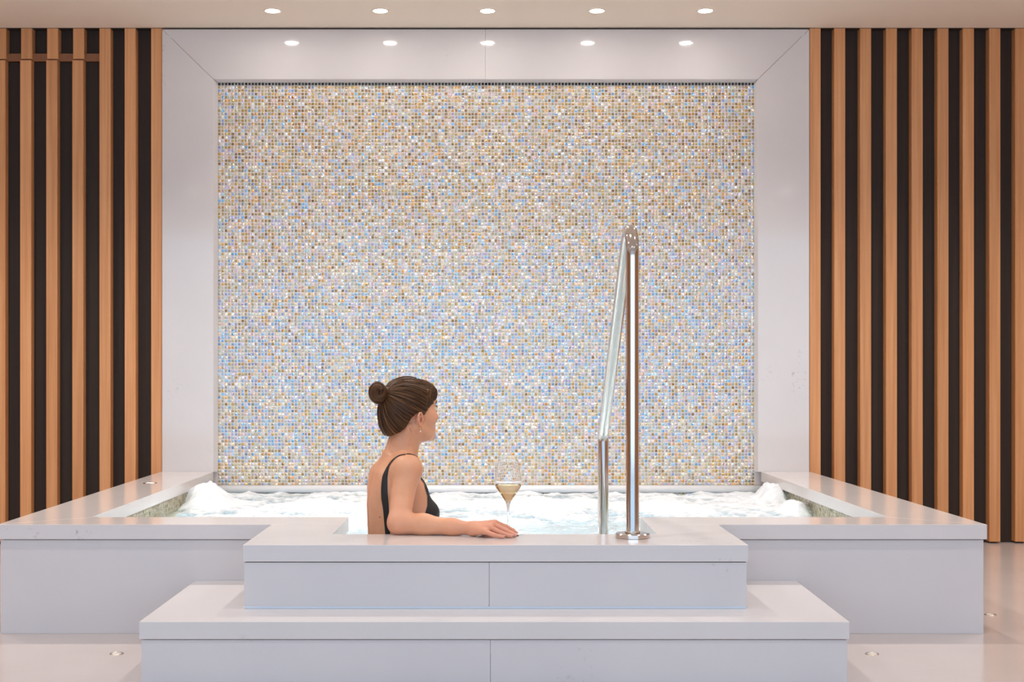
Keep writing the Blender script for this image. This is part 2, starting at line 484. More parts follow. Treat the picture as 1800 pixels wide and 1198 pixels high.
f4 = [(853 + g, OT), (OR - 2 * g, OT), (IR - 2 * g, IT), (853 + g, IT)]
panel(f4, stretch(f4, {2: (BR - 2 * g, BT), 3: (853 + g, BT)}))
tag(box('trim_2', X(285, YM), X(1422, YM), YW + 0.02, YM - 0.004, Zh(51.2, YW) + 0.001, CEIL - 0.001, GAP, None, 0), kind='structure')  # dark strip put in for the shadow gap above the surround

# ------------------------------------------------------------------ hot tub
tub = empty('hot_tub', (0, YD, 0))
tag(tub, 'built-in white stone hot tub with broad coping and notched entry', 'hot tub')
def T(o): o.parent = tub; o.matrix_parent_inverse = Matrix.Translation((0, -YD, 0)); return o
oLf, oLb = -1.822, X(282.5, YW); oRf, oRb = 1.843, X(1424, YW)
YI = 0.572 * FOC / (908.5 - CY)          # inner front edge of the pool
iLf, iLb, iRf, iRb = -1.547, -1.552, 1.552, 1.530
NL, NR, YN = -0.547, 0.587, 0.572 * FOC / (938.5 - CY)
UX0, UX1, YU = X(426.5, 4.417), X(1315.5, 4.417), 4.417
j = 0.0006
Z1, Z0 = DECK, DECK - SLAB
T(prism('coping_slab', [(oLf, YD + j), (iLf, YI + j), (iLb, YW - 0.001), (oLb, YW - 0.001)], Z0, Z1, MARBLE))
T(prism('coping_slab', [(oRf, YD + j), (oRb, YW - 0.001), (iRb, YW - 0.001), (iRf, YI + j)], Z0, Z1, MARBLE))
T(prism('coping_slab', [(oLf + j, YD), (NL, YD), (NL, YI), (iLf + j, YI)], Z0, Z1, MARBLE))
T(prism('coping_slab', [(NR, YD), (oRf - j, YD), (iRf - j, YI), (NR, YI)], Z0, Z1, MARBLE))
T(prism('entry_slab', [(UX0, YU), (UX1, YU), (UX1, YD - 0.0002), (NR, YD - 0.0002), (NR, YN), (NL, YN), (NL, YD - 0.0002), (UX0, YD - 0.0002)], Z0, Z1, MARBLE))
rp = 0.010
T(box('front_panel', oLf + rp, UX0 + 0.01, YD + rp, YD + 0.035, 0.0, Z0 - 0.003, PANEL))
T(box('front_panel', UX1 - 0.01, oRf - rp, YD + rp, YD + 0.035, 0.0, Z0 - 0.003, PANEL))
T(prism('side_panel', [(oLf + rp, YD + 0.036), (oLf + 0.035, YD + 0.036), (oLb + 0.035, YW), (oLb + rp, YW)], 0.0, Z0 - 0.003, PANEL))
T(prism('side_panel', [(oRf - 0.035, YD + 0.036), (oRf - rp, YD + 0.036), (oRb - rp, YW), (oRb - 0.035, YW)], 0.0, Z0 - 0.003, PANEL))
TREAD = CAM_Z - 370.5 / 475.0
ur = 0.007
T(box('entry_panel', UX0 + 0.003, -0.0004, YU + ur, YU + 0.03, TREAD, Z0 - 0.003, PANEL))
T(box('entry_panel', 0.0004, UX1 - 0.004, YU + ur, YU + 0.03, TREAD, Z0 - 0.003, PANEL))
T(box('entry_side_panel', UX0 + 0.003, UX0 + 0.025, YU + 0.0305, YD + 0.009, TREAD, Z0 - 0.003, PANEL))
T(box('entry_side_panel', UX1 - 0.026, UX1 - 0.004, YU + 0.0305, YD + 0.009, TREAD, Z0 - 0.003, PANEL))
T(tag(box('silicone_bead', UX0 + 0.004, UX1 - 0.006, YU + ur - 0.003, YU + ur + 0.001, TREAD, TREAD + 0.006, SEAL, None, 0.001), 'pale silicone bead'))
# dark strips under the slabs that colour in the fine shadow line
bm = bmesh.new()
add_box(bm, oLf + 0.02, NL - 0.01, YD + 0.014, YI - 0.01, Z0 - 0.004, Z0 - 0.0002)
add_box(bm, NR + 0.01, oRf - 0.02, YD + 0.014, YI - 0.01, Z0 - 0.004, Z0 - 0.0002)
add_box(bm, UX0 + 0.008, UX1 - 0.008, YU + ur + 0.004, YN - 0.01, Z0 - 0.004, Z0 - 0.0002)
T(from_bm('shade_strip', bm, GAP))
# basin shell: walls, floor, bench
bm = bmesh.new()
BD = -0.42
add_box(bm, iLf - 0.05, iLf - 0.008, YI - 0.0, YW, BD, Z0 - 0.0005)
add_box(bm, iRb + 0.03, iRb + 0.075, YI - 0.0, YW, BD, Z0 - 0.0005)
add_box(bm, iLf - 0.05, NL - 0.004, YI - 0.10, YI - 0.001, BD, Z0 - 0.0005)
add_box(bm, NR + 0.004, iRf + 0.05, YI - 0.10, YI - 0.001, BD, Z0 - 0.0005)
add_box(bm, NL - 0.06, NL - 0.004, YN - 0.05, YI - 0.10, BD, Z0 - 0.0005)
add_box(bm, NR + 0.004, NR + 0.06, YN - 0.05, YI - 0.10, BD, Z0 - 0.0005)
add_box(bm, NL - 0.004, NR + 0.004, YN - 0.05, YN - 0.002, BD, Z0 - 0.0005)
add_box(bm, iLf - 0.05, iRb + 0.075, YN - 0.05, YW, BD - 0.04, BD)
T(from_bm('basin', bm, BASIN))
T(box('bench', NL, -0.1, YN + 0.0, 5.33, BD, 0.03, BASIN, None, 0.004))
# mosaic on the inner side walls above the water
px_ = PITCH
OLIVE = plain('olive_grout', srgb(176, 166, 132), 0.7)
T(box('strip_backing', iLf - 0.0085, iLf - 0.0079, YI, YW - 0.001, 0.18, Z0 - 0.001, OLIVE, None, 0))
T(box('strip_backing', iRb + 0.0299, iRb + 0.0305, YI, YW - 0.001, 0.18, Z0 - 0.001, OLIVE, None, 0))
nyw = int((YW - YI) / px_); nzw = 5
w = mosaic('basin_mosaic', (iLf - 0.0078, YI + 0.002, Z0 - 0.002 - nzw * px_), (0, 1, 0), (0, 0, 1), (1, 0, 0), nyw, nzw, px_, None, zone_olive, 0.03, 0.93, 0.0008)
T(w); tag(w, 'olive mosaic strip under the left coping', kind='stuff')
w = mosaic('basin_mosaic', (iRb + 0.0298, YI + 0.002, Z0 - 0.002 - nzw * px_), (0, 1, 0), (0, 0, 1), (-1, 0, 0), nyw, nzw, px_, None, zone_olive, 0.03, 0.93, 0.0008)
T(w); tag(w, 'olive mosaic strip under the right coping', kind='stuff')
# round-nosed white spill bar along the foot of the mosaic
bar_y, bar_z = YM - 0.018, Zh(857.8, YM)
bx0, bx1 = X(366, bar_y), X(1340, bar_y)
prof = []
for k in range(13):
    a = math.pi / 2 + math.pi * k / 12
    prof.append((bar_y - 0.022 + 0.021 * math.cos(a) * 1.2, bar_z + 0.021 * math.sin(a)))
prof += [(YM + 0.001, bar_z - 0.021), (YM + 0.001, bar_z + 0.021)]
bm = bmesh.new()
a = [bm.verts.new((bx0, y, z)) for y, z in prof]; b = [bm.verts.new((bx1, y, z)) for y, z in prof]
for i in range(len(prof)):
    k = (i + 1) % len(prof); bm.faces.new((a[i], a[k], b[k], b[i]))
bm.faces.new(a[::-1]); bm.faces.new(b)
o = from_bm('spill_bar', bm, WHITE_BAR); T(o)
for p in o.data.polygons: p.use_smooth = len(p.vertices) == 4
tag(o, 'white round-nosed bar along the back')

# ------------------------------------------------------------------ lower step
step = empty('entry_step', (0, 4.2, 0))
tag(step, 'low white stone step standing on the floor below the tub entry', 'step')
def S(o): o.parent = step; o.matrix_parent_inverse = Matrix.Translation((0, -4.2, 0)); return o
TH = CAM_Z - TREAD
YF = TH * FOC / (1092.0 - CY)
YT = YD + rp
lx0, lx1 = X(244.2, YF), X(1493.5, YF)
bx0_, bx1_ = X(342, YD), X(1401, YD)
# tread slab runs back to the tub front, passing under the entry block
S(prism('tread_slab', [(lx0, YF), (lx1, YF), (bx1_, YT - 0.001), (UX1 + 0.001, YT - 0.001), (UX1 + 0.001, YU + 0.09), (UX0 - 0.001, YU + 0.09), (UX0 - 0.001, YT - 0.001), (bx0_, YT - 0.001)], TREAD - SLAB, TREAD - 0.0003, MARBLE))
xm = X(862, YF)
S(box('riser_panel', lx0 + 0.005, xm - 0.0004, YF + 0.008, YF + 0.03, 0, TREAD - SLAB - 0.003, PANEL))
S(box('riser_panel', xm + 0.0004, lx1 - 0.005, YF + 0.008, YF + 0.03, 0, TREAD - SLAB - 0.003, PANEL))
S(prism('side_panel', [(lx0 + 0.005, YF + 0.031), (lx0 + 0.027, YF + 0.031), (bx0_ + 0.027, YT - 0.001), (bx0_ + 0.005, YT - 0.001)], 0, TREAD - SLAB - 0.003, PANEL))
S(prism('side_panel', [(lx1 - 0.027, YF + 0.031), (lx1 - 0.005, YF + 0.031), (bx1_ - 0.005, YT - 0.001), (bx1_ - 0.027, YT - 0.001)], 0, TREAD - SLAB - 0.003, PANEL))
S(box('shade_strip', lx0 + 0.012, lx1 - 0.012, YF + 0.013, YF + 0.25, TREAD - SLAB - 0.004, TREAD - SLAB - 0.0002, GAP, None, 0))  # dark strip standing in for the shadow line under the tread

# ------------------------------------------------------------------ handrail
YH = 0.572 * FOC / (944.5 - CY)
HX = X(1111.7, YH)
rail = empty('handrail', (HX, YH, DECK))
tag(rail, 'polished steel handrail rising from the entry ledge and sloping into the water', 'handrail')
R_T = 0.0228
top_z = Zh(393.5, YH + 0.09) - R_T
kink = Vector((HX, HX * FOC / (1060.3 - CX), 0)); kink.z = Zh(763, kink.y)
Rb = 0.098
cyc, czc = YH + Rb, top_z - Rb
best = None
for k in range(1, 900):
    phi = k * math.pi / 900          # swept angle
    ey, ez = cyc - Rb * math.cos(phi), czc + Rb * math.sin(phi)
    ty, tz = math.sin(phi), math.cos(phi)
    dy, dz = kink.y - ey, kink.z - ez
    cr = abs(ty * dz - tz * dy) / math.hypot(dy, dz)
    if ty * dy + tz * dz > 0 and (best is None or cr < best[0]): best = (cr, phi)
phi_e = best[1]
path = [(0, 0, 0.0), (0, 0, (czc - DECK) * 0.5), (0, 0, czc - DECK - 0.01)]
for k in range(25):
    p = phi_e * k / 24
    path.append((0, Rb - Rb * math.cos(p), czc - DECK + Rb * math.sin(p)))
ky, kz = kink.y - YH, kink.z - DECK
ey, ez = path[-1][1], path[-1][2]
L = math.hypot(ky - ey, kz - ez); uy_, uz_ = (ky - ey) / L, (kz - ez) / L
path += [(0, ey + uy_ * L * 0.5, ez + uz_ * L * 0.5)]
rk = 0.03
for k in range(7):
    t = k / 6
    a0 = Vector((0, ky - uy_ * rk, kz - uz_ * rk)); a1 = Vector((0, ky, kz)); a2 = Vector((0, ky, kz - rk))
    path.append(tuple(a0 * (1 - t) ** 2 + a1 * 2 * t * (1 - t) + a2 * t * t))
path += [(0, ky, 0.3 - DECK), (0, ky, -0.41 - DECK)]
tube('tube', path, R_T, STEEL, rail, 40)
bm = bmesh.new(); lathe(bm, [(R_T, 0.017), (0.056, 0.016), (0.0585, 0.0135), (0.0585, 0.001), (0.056, 0.0), (R_T, 0.0)], 56)
from_bm('flange', bm, STEEL, rail, smooth=False)
bm = bmesh.new(); lathe(bm, [(R_T + 0.0035, 0.017), (R_T + 0.0035, 0.021), (R_T + 0.0005, 0.0225)], 40)
from_bm('collar', bm, STEEL_D, rail, smooth=True)

# ------------------------------------------------------------------ small recessed lights
def downlight(name, loc, label, group):
    r = empty(name, loc); tag(r, label, 'light', group)
    bm = bmesh.new(); lathe(bm, [(0.037, 0.0), (0.037, -0.003), (0.044, -0.0045), (0.0475, -0.001), (0.0475, 0.0)], 36)
    from_bm('trim_ring', bm, CEILM, r, True)
    bm = bmesh.new(); lathe(bm, [(0.0, -0.0025), (0.03, -0.003), (0.0369, -0.0015), (0.0369, 0.0)], 36)
    from_bm('lens', bm, LAMP, r, True)
    spot('lamp_beam', (0, 0, -0.02), WALL_LAMP_W, 84, 1.0, (1.0, 0.95, 0.90), r)
    return r
ords = ['first', 'second', 'third, the middle one,', 'fourth', 'fifth and last']
for k, x in enumerate(ROW_X):
    downlight('ceiling_downlight', (x, YL, CEIL), 'round recessed ceiling downlight, %s from the left in the row' % ords[k], 'ceiling downlights above the mosaic')
def marker(loc, r, label, lit=False):
    e = empty('recessed_light', loc); tag(e, label, 'light', 'small recessed lights in deck and floor')
    bm = bmesh.new(); lathe(bm, [(r * 0.72, 0.001), (r * 0.76, 0.003), (r * 0.93, 0.003), (r, 0.0)], 36)
    from_bm('trim_ring', bm, STEEL_D, e, True)
    bm = bmesh.new(); lathe(bm, [(0, 0.0028 if lit else 0.0018), (r * 0.5, 0.0024 if lit else 0.0016), (r * 0.73, 0.0012)], 32)
    from_bm('lens', bm, LAMP_SMALL if lit else plain('frosted_lens', srgb(214, 206, 198), 0.25), e, True)
def onplane(px, py, z):
    Y = (CAM_Z - z) * FOC / (py - CY)
    return (X(px, Y), Y, z)
marker(onplane(264, 849, DECK), 0.036, 'small round steel light set into the left coping of the tub', True)
marker(onplane(205, 1148.5, 0), 0.024, 'small round steel light in the floor left of the low step')
marker(onplane(1533, 1149, 0), 0.024, 'small round steel light in the floor right of the low step')
marker(onplane(1741, 1080.5, 0), 0.024, 'small round steel floor light half hidden by the right tub corner')

# ------------------------------------------------------------------ water and foam
def vnoise(x, y, seed):
    r = np.random.default_rng(seed); G = r.random((256, 256))
    xi = np.floor(x).astype(int); yi = np.floor(y).astype(int)
    fx = x - xi; fy = y - yi
    fx = fx * fx * fx * (fx * (fx * 6 - 15) + 10); fy = fy * fy * fy * (fy * (fy * 6 - 15) + 10)
    g = lambda a, b: G[(a % 256), (b % 256)]
    return (g(xi, yi) * (1 - fx) + g(xi + 1, yi) * fx) * (1 - fy) + (g(xi, yi + 1) * (1 - fx) + g(xi + 1, yi + 1) * fx) * fy
def fbm(x, y, sc, seed, oct=5, gain=0.5, ridge=False):
    s_, a_, tot = 0, 1.0, 0
    for k in range(oct):
        n = vnoise(x * sc * 2 ** k + 17.3 * k, y * sc * 2 ** k + 9.1 * k, seed + k)
        if ridge: n = 1 - np.abs(2 * n - 1)
        s_ = s_ + a_ * n; tot += a_; a_ *= gain
    return s_ / tot
RES = 0.0075
gx = np.arange(iLf - 0.004, iRb + 0.028, RES); gy = np.arange(YN + 0.001, YM - 0.001, RES)
GX, GY = np.meshgrid(gx, gy, indexing='ij')
inside = (GY > YI + 0.001) | ((GX > NL + 0.002) & (GX < NR - 0.002))
WX = GX + 0.10 * (fbm(GX, GY, 3.0, 40, 3) - 0.5); WY = GY + 0.10 * (fbm(GX, GY, 3.0, 60, 3) - 0.5)
def bumpg(px, py, sx, sy, h, zz=WATER):
    Y = (CAM_Z - zz) * FOC / (py - CY); x0 = X(px, Y)
    return h * np.exp(-(((GX - x0) / sx) ** 2 + ((GY - Y) / sy) ** 2) ** 1.6)
low = fbm(GX, GY, 1.6, 5, 3)
rip = fbm(WX, WY, 7, 21, 4, 0.45)
water_h = WATER - 0.006 + 0.018 * (rip - 0.5) + 0.010 * (low - 0.5)
mask = fbm(WX, WY, 2.6, 77, 5) - 0.445
mask += 0.30 * np.clip((GY - 5.75) / 0.9, -1, 1)
edge = np.minimum(GX - gx[0], gx[-1] - GX)
mask -= 0.30 * np.exp(-(edge / 0.16) ** 2) * (GY < 6.9)
mask -= 0.30 * ((GX > NL - 0.05) & (GX < NR + 0.05)) * np.clip((5.5 - GY) / 0.4, 0, 1)
turb = fbm(WX, WY, 5.5, 123, 4, 0.5, True); fine = fbm(WX, WY, 30, 321, 2, 0.5)
puff = bumpg(364, 891, 0.11, 0.17, 0.092) + bumpg(300, 888, 0.10, 0.14, 0.030) + bumpg(1357, 882, 0.07, 0.15, 0.070) + bumpg(1398, 903, 0.085, 0.13, 0.052)
puff += bumpg(1180, 898, 0.2, 0.2, 0.018) + bumpg(560, 893, 0.18, 0.2, 0.020) + bumpg(960, 890, 0.25, 0.3, 0.02)
foam_h = WATER - 0.010 + 0.055 * np.clip(mask, -0.6, 0.35) + 0.060 * (turb - 0.55) * np.clip(mask + 0.45, 0.15, 0.8) + 0.006 * (fine - 0.5) + puff * (0.6 + 0.7 * turb + 0.15 * (fine - 0.5))
foam_h = np.minimum(foam_h, DECK + 0.03)
idx = np.full(GX.shape, -1); 
def grid_mesh(name, h, ok, mat):
    c = ok[:-1, :-1] & ok[1:, :-1] & ok[1:, 1:] & ok[:-1, 1:]
    use = np.zeros(ok.shape, bool)
    use[:-1, :-1] |= c; use[1:, :-1] |= c; use[1:, 1:] |= c; use[:-1, 1:] |= c
    ids = np.cumsum(use.ravel()).reshape(use.shape) - 1
    v = np.stack([GX[use], GY[use], h[use]], 1)
    I, J = np.nonzero(c)
    f = np.stack([ids[I, J], ids[I + 1, J], ids[I + 1, J + 1], ids[I, J + 1]], 1)
    return from_np(name, v, f, mat), use
MW = Mat('water'); MW.set(Base_Color=srgb(236, 244, 247), Roughness=0.05, IOR=1.33, Transmission_Weight=0.75, Metallic=0.0)
WATERM = MW.m
MF = Mat('foam')
n = MF.noise(MF.node('ShaderNodeNewGeometry').outputs['Position'], 30, 6, 0.7)
MF.link(MF.ramp(n, [(0.3, srgb(222, 230, 236)), (0.6, srgb(238, 241, 244))]), MF.b.inputs['Base Color'])
MF.set(Roughness=0.35, Subsurface_Weight=0.0, IOR=1.2)
MF.bump(MF.noise(MF.node('ShaderNodeNewGeometry').outputs['Position'], 60, 3, 0.5), 0.12, 0.004)
ca = MF.node('ShaderNodeAttribute'); ca.attribute_name = 'cover'
tr = MF.node('ShaderNodeBsdfTransparent'); mx = MF.node('ShaderNodeMixShader')
MF.link(ca.outputs['Fac'], mx.inputs[0]); MF.link(tr.outputs[0], mx.inputs[1]); MF.link(MF.b.outputs[0], mx.inputs[2])
MF.link(mx.outputs[0], MF.out.inputs['Surface'])
FOAMM = MF.m
wat, _u = grid_mesh('pool_water', water_h, inside, WATERM)
tag(wat, 'clear rippled hot tub water between patches of white foam', 'water', kind='stuff')
fo, _u = grid_mesh('foam', foam_h, inside & (foam_h > water_h - 0.006), FOAMM)
cov = np.clip((foam_h - water_h) / 0.022 + 0.9 * (fine - 0.35), 0, 1)
at = fo.data.attributes.new('cover', 'FLOAT', 'POINT'); at.data.foreach_set('value', cov[_u].astype(np.float32))
tag(fo, 'white bubbling foam churned up across the hot tub water', 'foam', kind='stuff')
for lx in (-1.0, 0.0, 1.0):  # unseen point lights added to brighten the water and foam
    d = bpy.data.lights.new('water_fill_light', 'POINT'); d.energy = 12; d.color = (0.9, 0.97, 1.0); d.shadow_soft_size = 0.06
    o = bpy.data.objects.new('water_fill_light', d); COL.objects.link(o); o.location = (lx, 6.3, -0.1)

# ------------------------------------------------------------------ wine glass
GY_ = 0.572 * FOC / (941.3 - CY)
gx_ = X(893.2, GY_)
glass = empty('wine_glass', (gx_, GY_, DECK))
tag(glass, 'stemmed wine glass with pale amber wine on the entry ledge by the hand', 'glass')
outer = [(0.0372, 0.0), (0.0374, 0.0015), (0.034, 0.0032), (0.015, 0.0065), (0.0062, 0.013), (0.0043, 0.03), (0.0039, 0.07), (0.0043, 0.095), (0.0058, 0.107), (0.0092, 0.118),
         (0.0155, 0.127), (0.0235, 0.138), (0.0335, 0.152), (0.0415, 0.164), (0.0455, 0.174), (0.0470, 0.184), (0.0465, 0.194), (0.0437, 0.212), (0.0395, 0.234), (0.0355, 0.2525), (0.0341, 0.2585), (0.03385, 0.2596), (0.0336, 0.2600)]
tw = 0.0010
inner = [(0.0333, 0.2600), (0.03305, 0.2596), (0.0332, 0.2585), (0.0346, 0.2525), (0.0386, 0.234), (0.0427, 0.212), (0.0455, 0.194), (0.0459, 0.184), (0.0444, 0.1745), (0.0404, 0.1648), (0.0324, 0.1530), (0.0222, 0.1392), (0.0140, 0.1285), (0.0072, 0.1205), (0, 0.1175)]
MG = Mat('clear_glass'); MG.set(Base_Color=(1, 1, 1, 1), Roughness=0.0, IOR=1.45, Transmission_Weight=1.0)
bm = bmesh.new(); lathe(bm, [(0, 0.0)] + outer + inner, 48)
from_bm('bowl_and_stem', bm, MG.m, glass, True)
wl = 0.1775
wp = [(0, 0.1172), (0.0073, 0.1203), (0.0142, 0.1283), (0.0225, 0.1390), (0.0327, 0.1528), (0.0407, 0.1646), (0.0447, 0.1744), (0.0452, wl), (0, wl)]
MWi = Mat('pale_wine'); MWi.set(Base_Color=srgb(255, 226, 180), Roughness=0.0, IOR=1.34, Transmission_Weight=1.0)
bm = bmesh.new(); lathe(bm, wp, 48)
from_bm('wine', bm, MWi.m, glass, True)
tag(glass.children[-1], 'pale amber wine')
#PERSON#
# ------------------------------------------------------------------ the person
class Vol:
    """signed-distance volume on a grid with its own spacing along each axis, smooth unions, surface-nets meshing"""
    def __init__(s, xs, ys, zs):
        s.ax = [np.asarray(a, np.float32) for a in (xs, ys, zs)]
        s.d = np.full([len(a) for a in s.ax], 1.0, np.float32)
    def block(s, lo, hi):
        sl = []
        for a, l, h in zip(s.ax, lo, hi):
            i0 = max(int(np.searchsorted(a, l)) - 1, 0); i1 = min(int(np.searchsorted(a, h)) + 1, len(a))
            sl.append(slice(i0, max(i1, i0)))
        sl = tuple(sl)
        return sl, s.ax[0][sl[0]][:, None, None], s.ax[1][sl[1]][None, :, None], s.ax[2][sl[2]][None, None, :]
    def union(s, lo, hi, fn, k=0.01, sub=False, pad=0.025):
        sl, x, y, z = s.block(np.array(lo) - pad - k, np.array(hi) + pad + k)
        if min(s.d[sl].shape) == 0: return
        d = fn(x, y, z).astype(np.float32); cur = s.d[sl]
        if sub:
            d = -d; h = np.maximum(k - np.abs(cur - d), 0) / max(k, 1e-6)
            s.d[sl] = np.maximum(cur, d) + h * h * k * 0.25
        else:
            h = np.maximum(k - np.abs(cur - d), 0) / max(k, 1e-6)
            s.d[sl] = np.minimum(cur, d) - h * h * k * 0.25
    def capsule(s, a, b, ra, rb, k=0.01, sub=False):
        a = np.array(a, float); b = np.array(b, float); ab = b - a; L2 = max(float(ab @ ab), 1e-9); m = max(ra, rb)
        def fn(x, y, z):
            px, py, pz = x - a[0], y - a[1], z - a[2]
            t = np.clip((px * ab[0] + py * ab[1] + pz * ab[2]) / L2, 0, 1)
            return np.sqrt((px - t * ab[0]) ** 2 + (py - t * ab[1]) ** 2 + (pz - t * ab[2]) ** 2) - (ra + (rb - ra) * t)
        s.union(np.minimum(a, b) - m, np.maximum(a, b) + m, fn, k, sub)
    def chain(s, pts, rads, k=0.006):
        for i in range(len(pts) - 1): s.capsule(pts[i], pts[i + 1], rads[i], rads[i + 1], k)
    def ellipsoid(s, c, axes, rad, k=0.01, sub=False):
        c = np.array(c, float); A = np.array(axes, float); rad = np.array(rad, float); m = rad.max()
        def fn(x, y, z):
            p = (x - c[0], y - c[1], z - c[2]); k0 = 0; k1 = 0
            for i in range(3):
                q = p[0] * A[i][0] + p[1] * A[i][1] + p[2] * A[i][2]
                k0 = k0 + (q / rad[i]) ** 2; k1 = k1 + (q / rad[i] ** 2) ** 2
            k0 = np.sqrt(k0); k1 = np.sqrt(k1) + 1e-6
            return k0 * (k0 - 1) / k1
        s.union(c - m, c + m, fn, k, sub)
    def mesh(s):
        d = s.d; ins = d < 0
        nx, ny, nz = d.shape
        cnt = np.zeros((nx - 1, ny - 1, nz - 1), np.int8)
        for a in (0, 1):
            for b in (0, 1):
                for c in (0, 1): cnt += ins[a:nx - 1 + a, b:ny - 1 + b, c:nz - 1 + c]
        I, J, K = np.nonzero((cnt > 0) & (cnt < 8))
        vid = np.full(cnt.shape, -1, np.int32); vid[I, J, K] = np.arange(len(I))
        acc = np.zeros((len(I), 3)); num = np.zeros(len(I))
        corners = [(a, b, c) for a in (0, 1) for b in (0, 1) for c in (0, 1)]
        for p in corners:
            for ax in range(3):
                if p[ax]: continue
                q = list(p); q[ax] = 1
                d0 = d[I + p[0], J + p[1], K + p[2]]; d1 = d[I + q[0], J + q[1], K + q[2]]
                cr = (d0 < 0) != (d1 < 0)
                t = np.where(cr, d0 / np.where(cr, d0 - d1, 1), 0)
                pos = np.tile(np.array(p, float), (len(I), 1)); pos[:, ax] = t
                acc += pos * cr[:, None]; num += cr
        acc /= num[:, None]
        v = np.empty_like(acc)
        for ax, idx in enumerate((I, J, K)):
            a = s.ax[ax]; v[:, ax] = a[idx] + acc[:, ax] * (a[idx + 1] - a[idx])
        F = []
        for ax in range(3):
            o = [slice(1, -1)] * 3; o[ax] = slice(0, -1)
            hi = [slice(1, -1)] * 3; hi[ax] = slice(1, None)
            A, B = ins[tuple(o)], ins[tuple(hi)]
            e = np.argwhere(A != B); 
            if len(e) == 0: continue
            flip = A[tuple(e.T)]
            e = e + np.array([0 if k == ax else 1 for k in range(3)])
            u, w = [(1, 2), (2, 0), (0, 1)][ax]
            def cell(du, dw):
                c = e.copy(); c[:, u] += du; c[:, w] += dw
                return vid[c[:, 0], c[:, 1], c[:, 2]]
            q = np.stack([cell(-1, -1), cell(0, -1), cell(0, 0), cell(-1, 0)], 1)
            q[~flip] = q[~flip][:, ::-1]
            F.append(q)
        return v, np.concatenate(F)
def smooth_mesh(v, f, it=2, lam=0.5):
    e = np.concatenate([f[:, [0, 1]], f[:, [1, 2]], f[:, [2, 3]], f[:, [3, 0]]])
    for _ in range(it):
        s_ = np.zeros_like(v); c = np.zeros(len(v))
        for a in range(3):
            s_[:, a] = np.bincount(e[:, 0], v[e[:, 1], a], len(v)) + np.bincount(e[:, 1], v[e[:, 0], a], len(v))
        c = np.bincount(e[:, 0], None, len(v)) + np.bincount(e[:, 1], None, len(v))
        v = v + lam * (s_ / np.maximum(c, 1)[:, None] - v)
    return v

TO = np.array((X(695, 4.93), 4.93, 0.0))                    # torso axis on the ground plan
th = math.radians(15)
TF = np.array((math.cos(th), math.sin(th), 0)); TR = np.array((math.sin(th), -math.cos(th), 0)); UP = np.array((0, 0, 1.0))
def tb(f, r, z): return TO + TF * f + TR * r + UP * z
HY_ = 4.95
HO = np.array(P(719, 712, HY_))
hh = math.radians(35)
HF = np.array((math.cos(hh), math.sin(hh), 0)); HR = np.array((math.sin(hh), -math.cos(hh), 0)); HU = UP
def hd(f, r, u): return HO + HF * f + HR * r + HU * u
HA = (HF, HR, HU)
V = np.array
def pw(px, py, Y): return np.array(P(px, py, Y))

STP = 0.0022
zs = np.concatenate([np.arange(-0.34, 0.34, 0.007), np.arange(0.34, 0.975, STP)])
vol = Vol(np.arange(-0.475, 0.20, STP), np.arange(4.545, 5.30, STP), zs)
# torso: elliptical sections along the spine
kz = V([0.02, 0.10, 0.20, 0.30, 0.38, 0.488, 0.552, 0.610, 0.640, 0.665])
kc = V([-.010, -.010, -.012, -.010, -.007, -.005, -.004, .001, .008, .010])
ka = V([.100, .108, .098, .090, .092, .098, .0935, .083, .070, .045])
kb = V([.150, .172, .158, .128, .124, .137, .142, .146, .135, .090])
def torso(x, y, z):
    f = (x - TO[0]) * TF[0] + (y - TO[1]) * TF[1]; r = (x - TO[0]) * TR[0] + (y - TO[1]) * TR[1]
    zz = np.clip(z, kz[0], kz[-1])
    c, a, b = (np.interp(zz, kz, q) for q in (kc, ka, kb))
    p = f - c
    k0 = np.sqrt((p / a) ** 2 + (r / b) ** 2) + 1e-6; k1 = np.sqrt((p / a ** 2) ** 2 + (r / b ** 2) ** 2) + 1e-6
    d = k0 * (k0 - 1) / k1
    return np.maximum(d, np.maximum(kz[0] - z, z - kz[-1]))
c0 = tb(0, 0, 0)
vol.union((c0[0] - .2, c0[1] - .2, 0.0), (c0[0] + .2, c0[1] + .2, .67), torso, 0.0)
TA = (TF, TR, UP)
vol.ellipsoid(tb(0.014, 0.0, 0.646), TA, (0.046, 0.112, 0.028), 0.035)               # trapezius
for s in (1, -1):
    vol.ellipsoid(tb(-0.056, 0.075 * s, 0.560), TA, (0.028, 0.050, 0.066), 0.03)   # shoulder blade
    vol.ellipsoid(tb(0.090, 0.066 * s, 0.458), TA, (0.058, 0.058, 0.054), 0.035)   # breast
    vol.ellipsoid(tb(0.062, 0.066 * s, 0.525), TA, (0.044, 0.050, 0.060), 0.035)
    vol.capsule(tb(0.048, 0.02 * s, 0.648), tb(0.040, 0.135 * s, 0.652), 0.008, 0.009, 0.02)   # collarbone
vol.capsule(tb(-0.09, 0, 0.30), tb(-0.086, 0, 0.60), 0.006, 0.006, 0.02, True)      # spine furrow
# neck
vol.capsule(tb(0.006, 0, 0.655), hd(-0.020, 0, -0.095), 0.052, 0.048, 0.03)
vol.capsule(tb(0.034, 0, 0.668), hd(0.006, 0, -0.10), 0.042, 0.044, 0.03)
vol.capsule(hd(-0.035, 0.055, -0.075), tb(0.050, 0.018, 0.655), 0.012, 0.008, 0.02)   # neck muscle
vol.capsule(hd(-0.035, -0.055, -0.075), tb(0.050, -0.018, 0.655), 0.012, 0.008, 0.02)
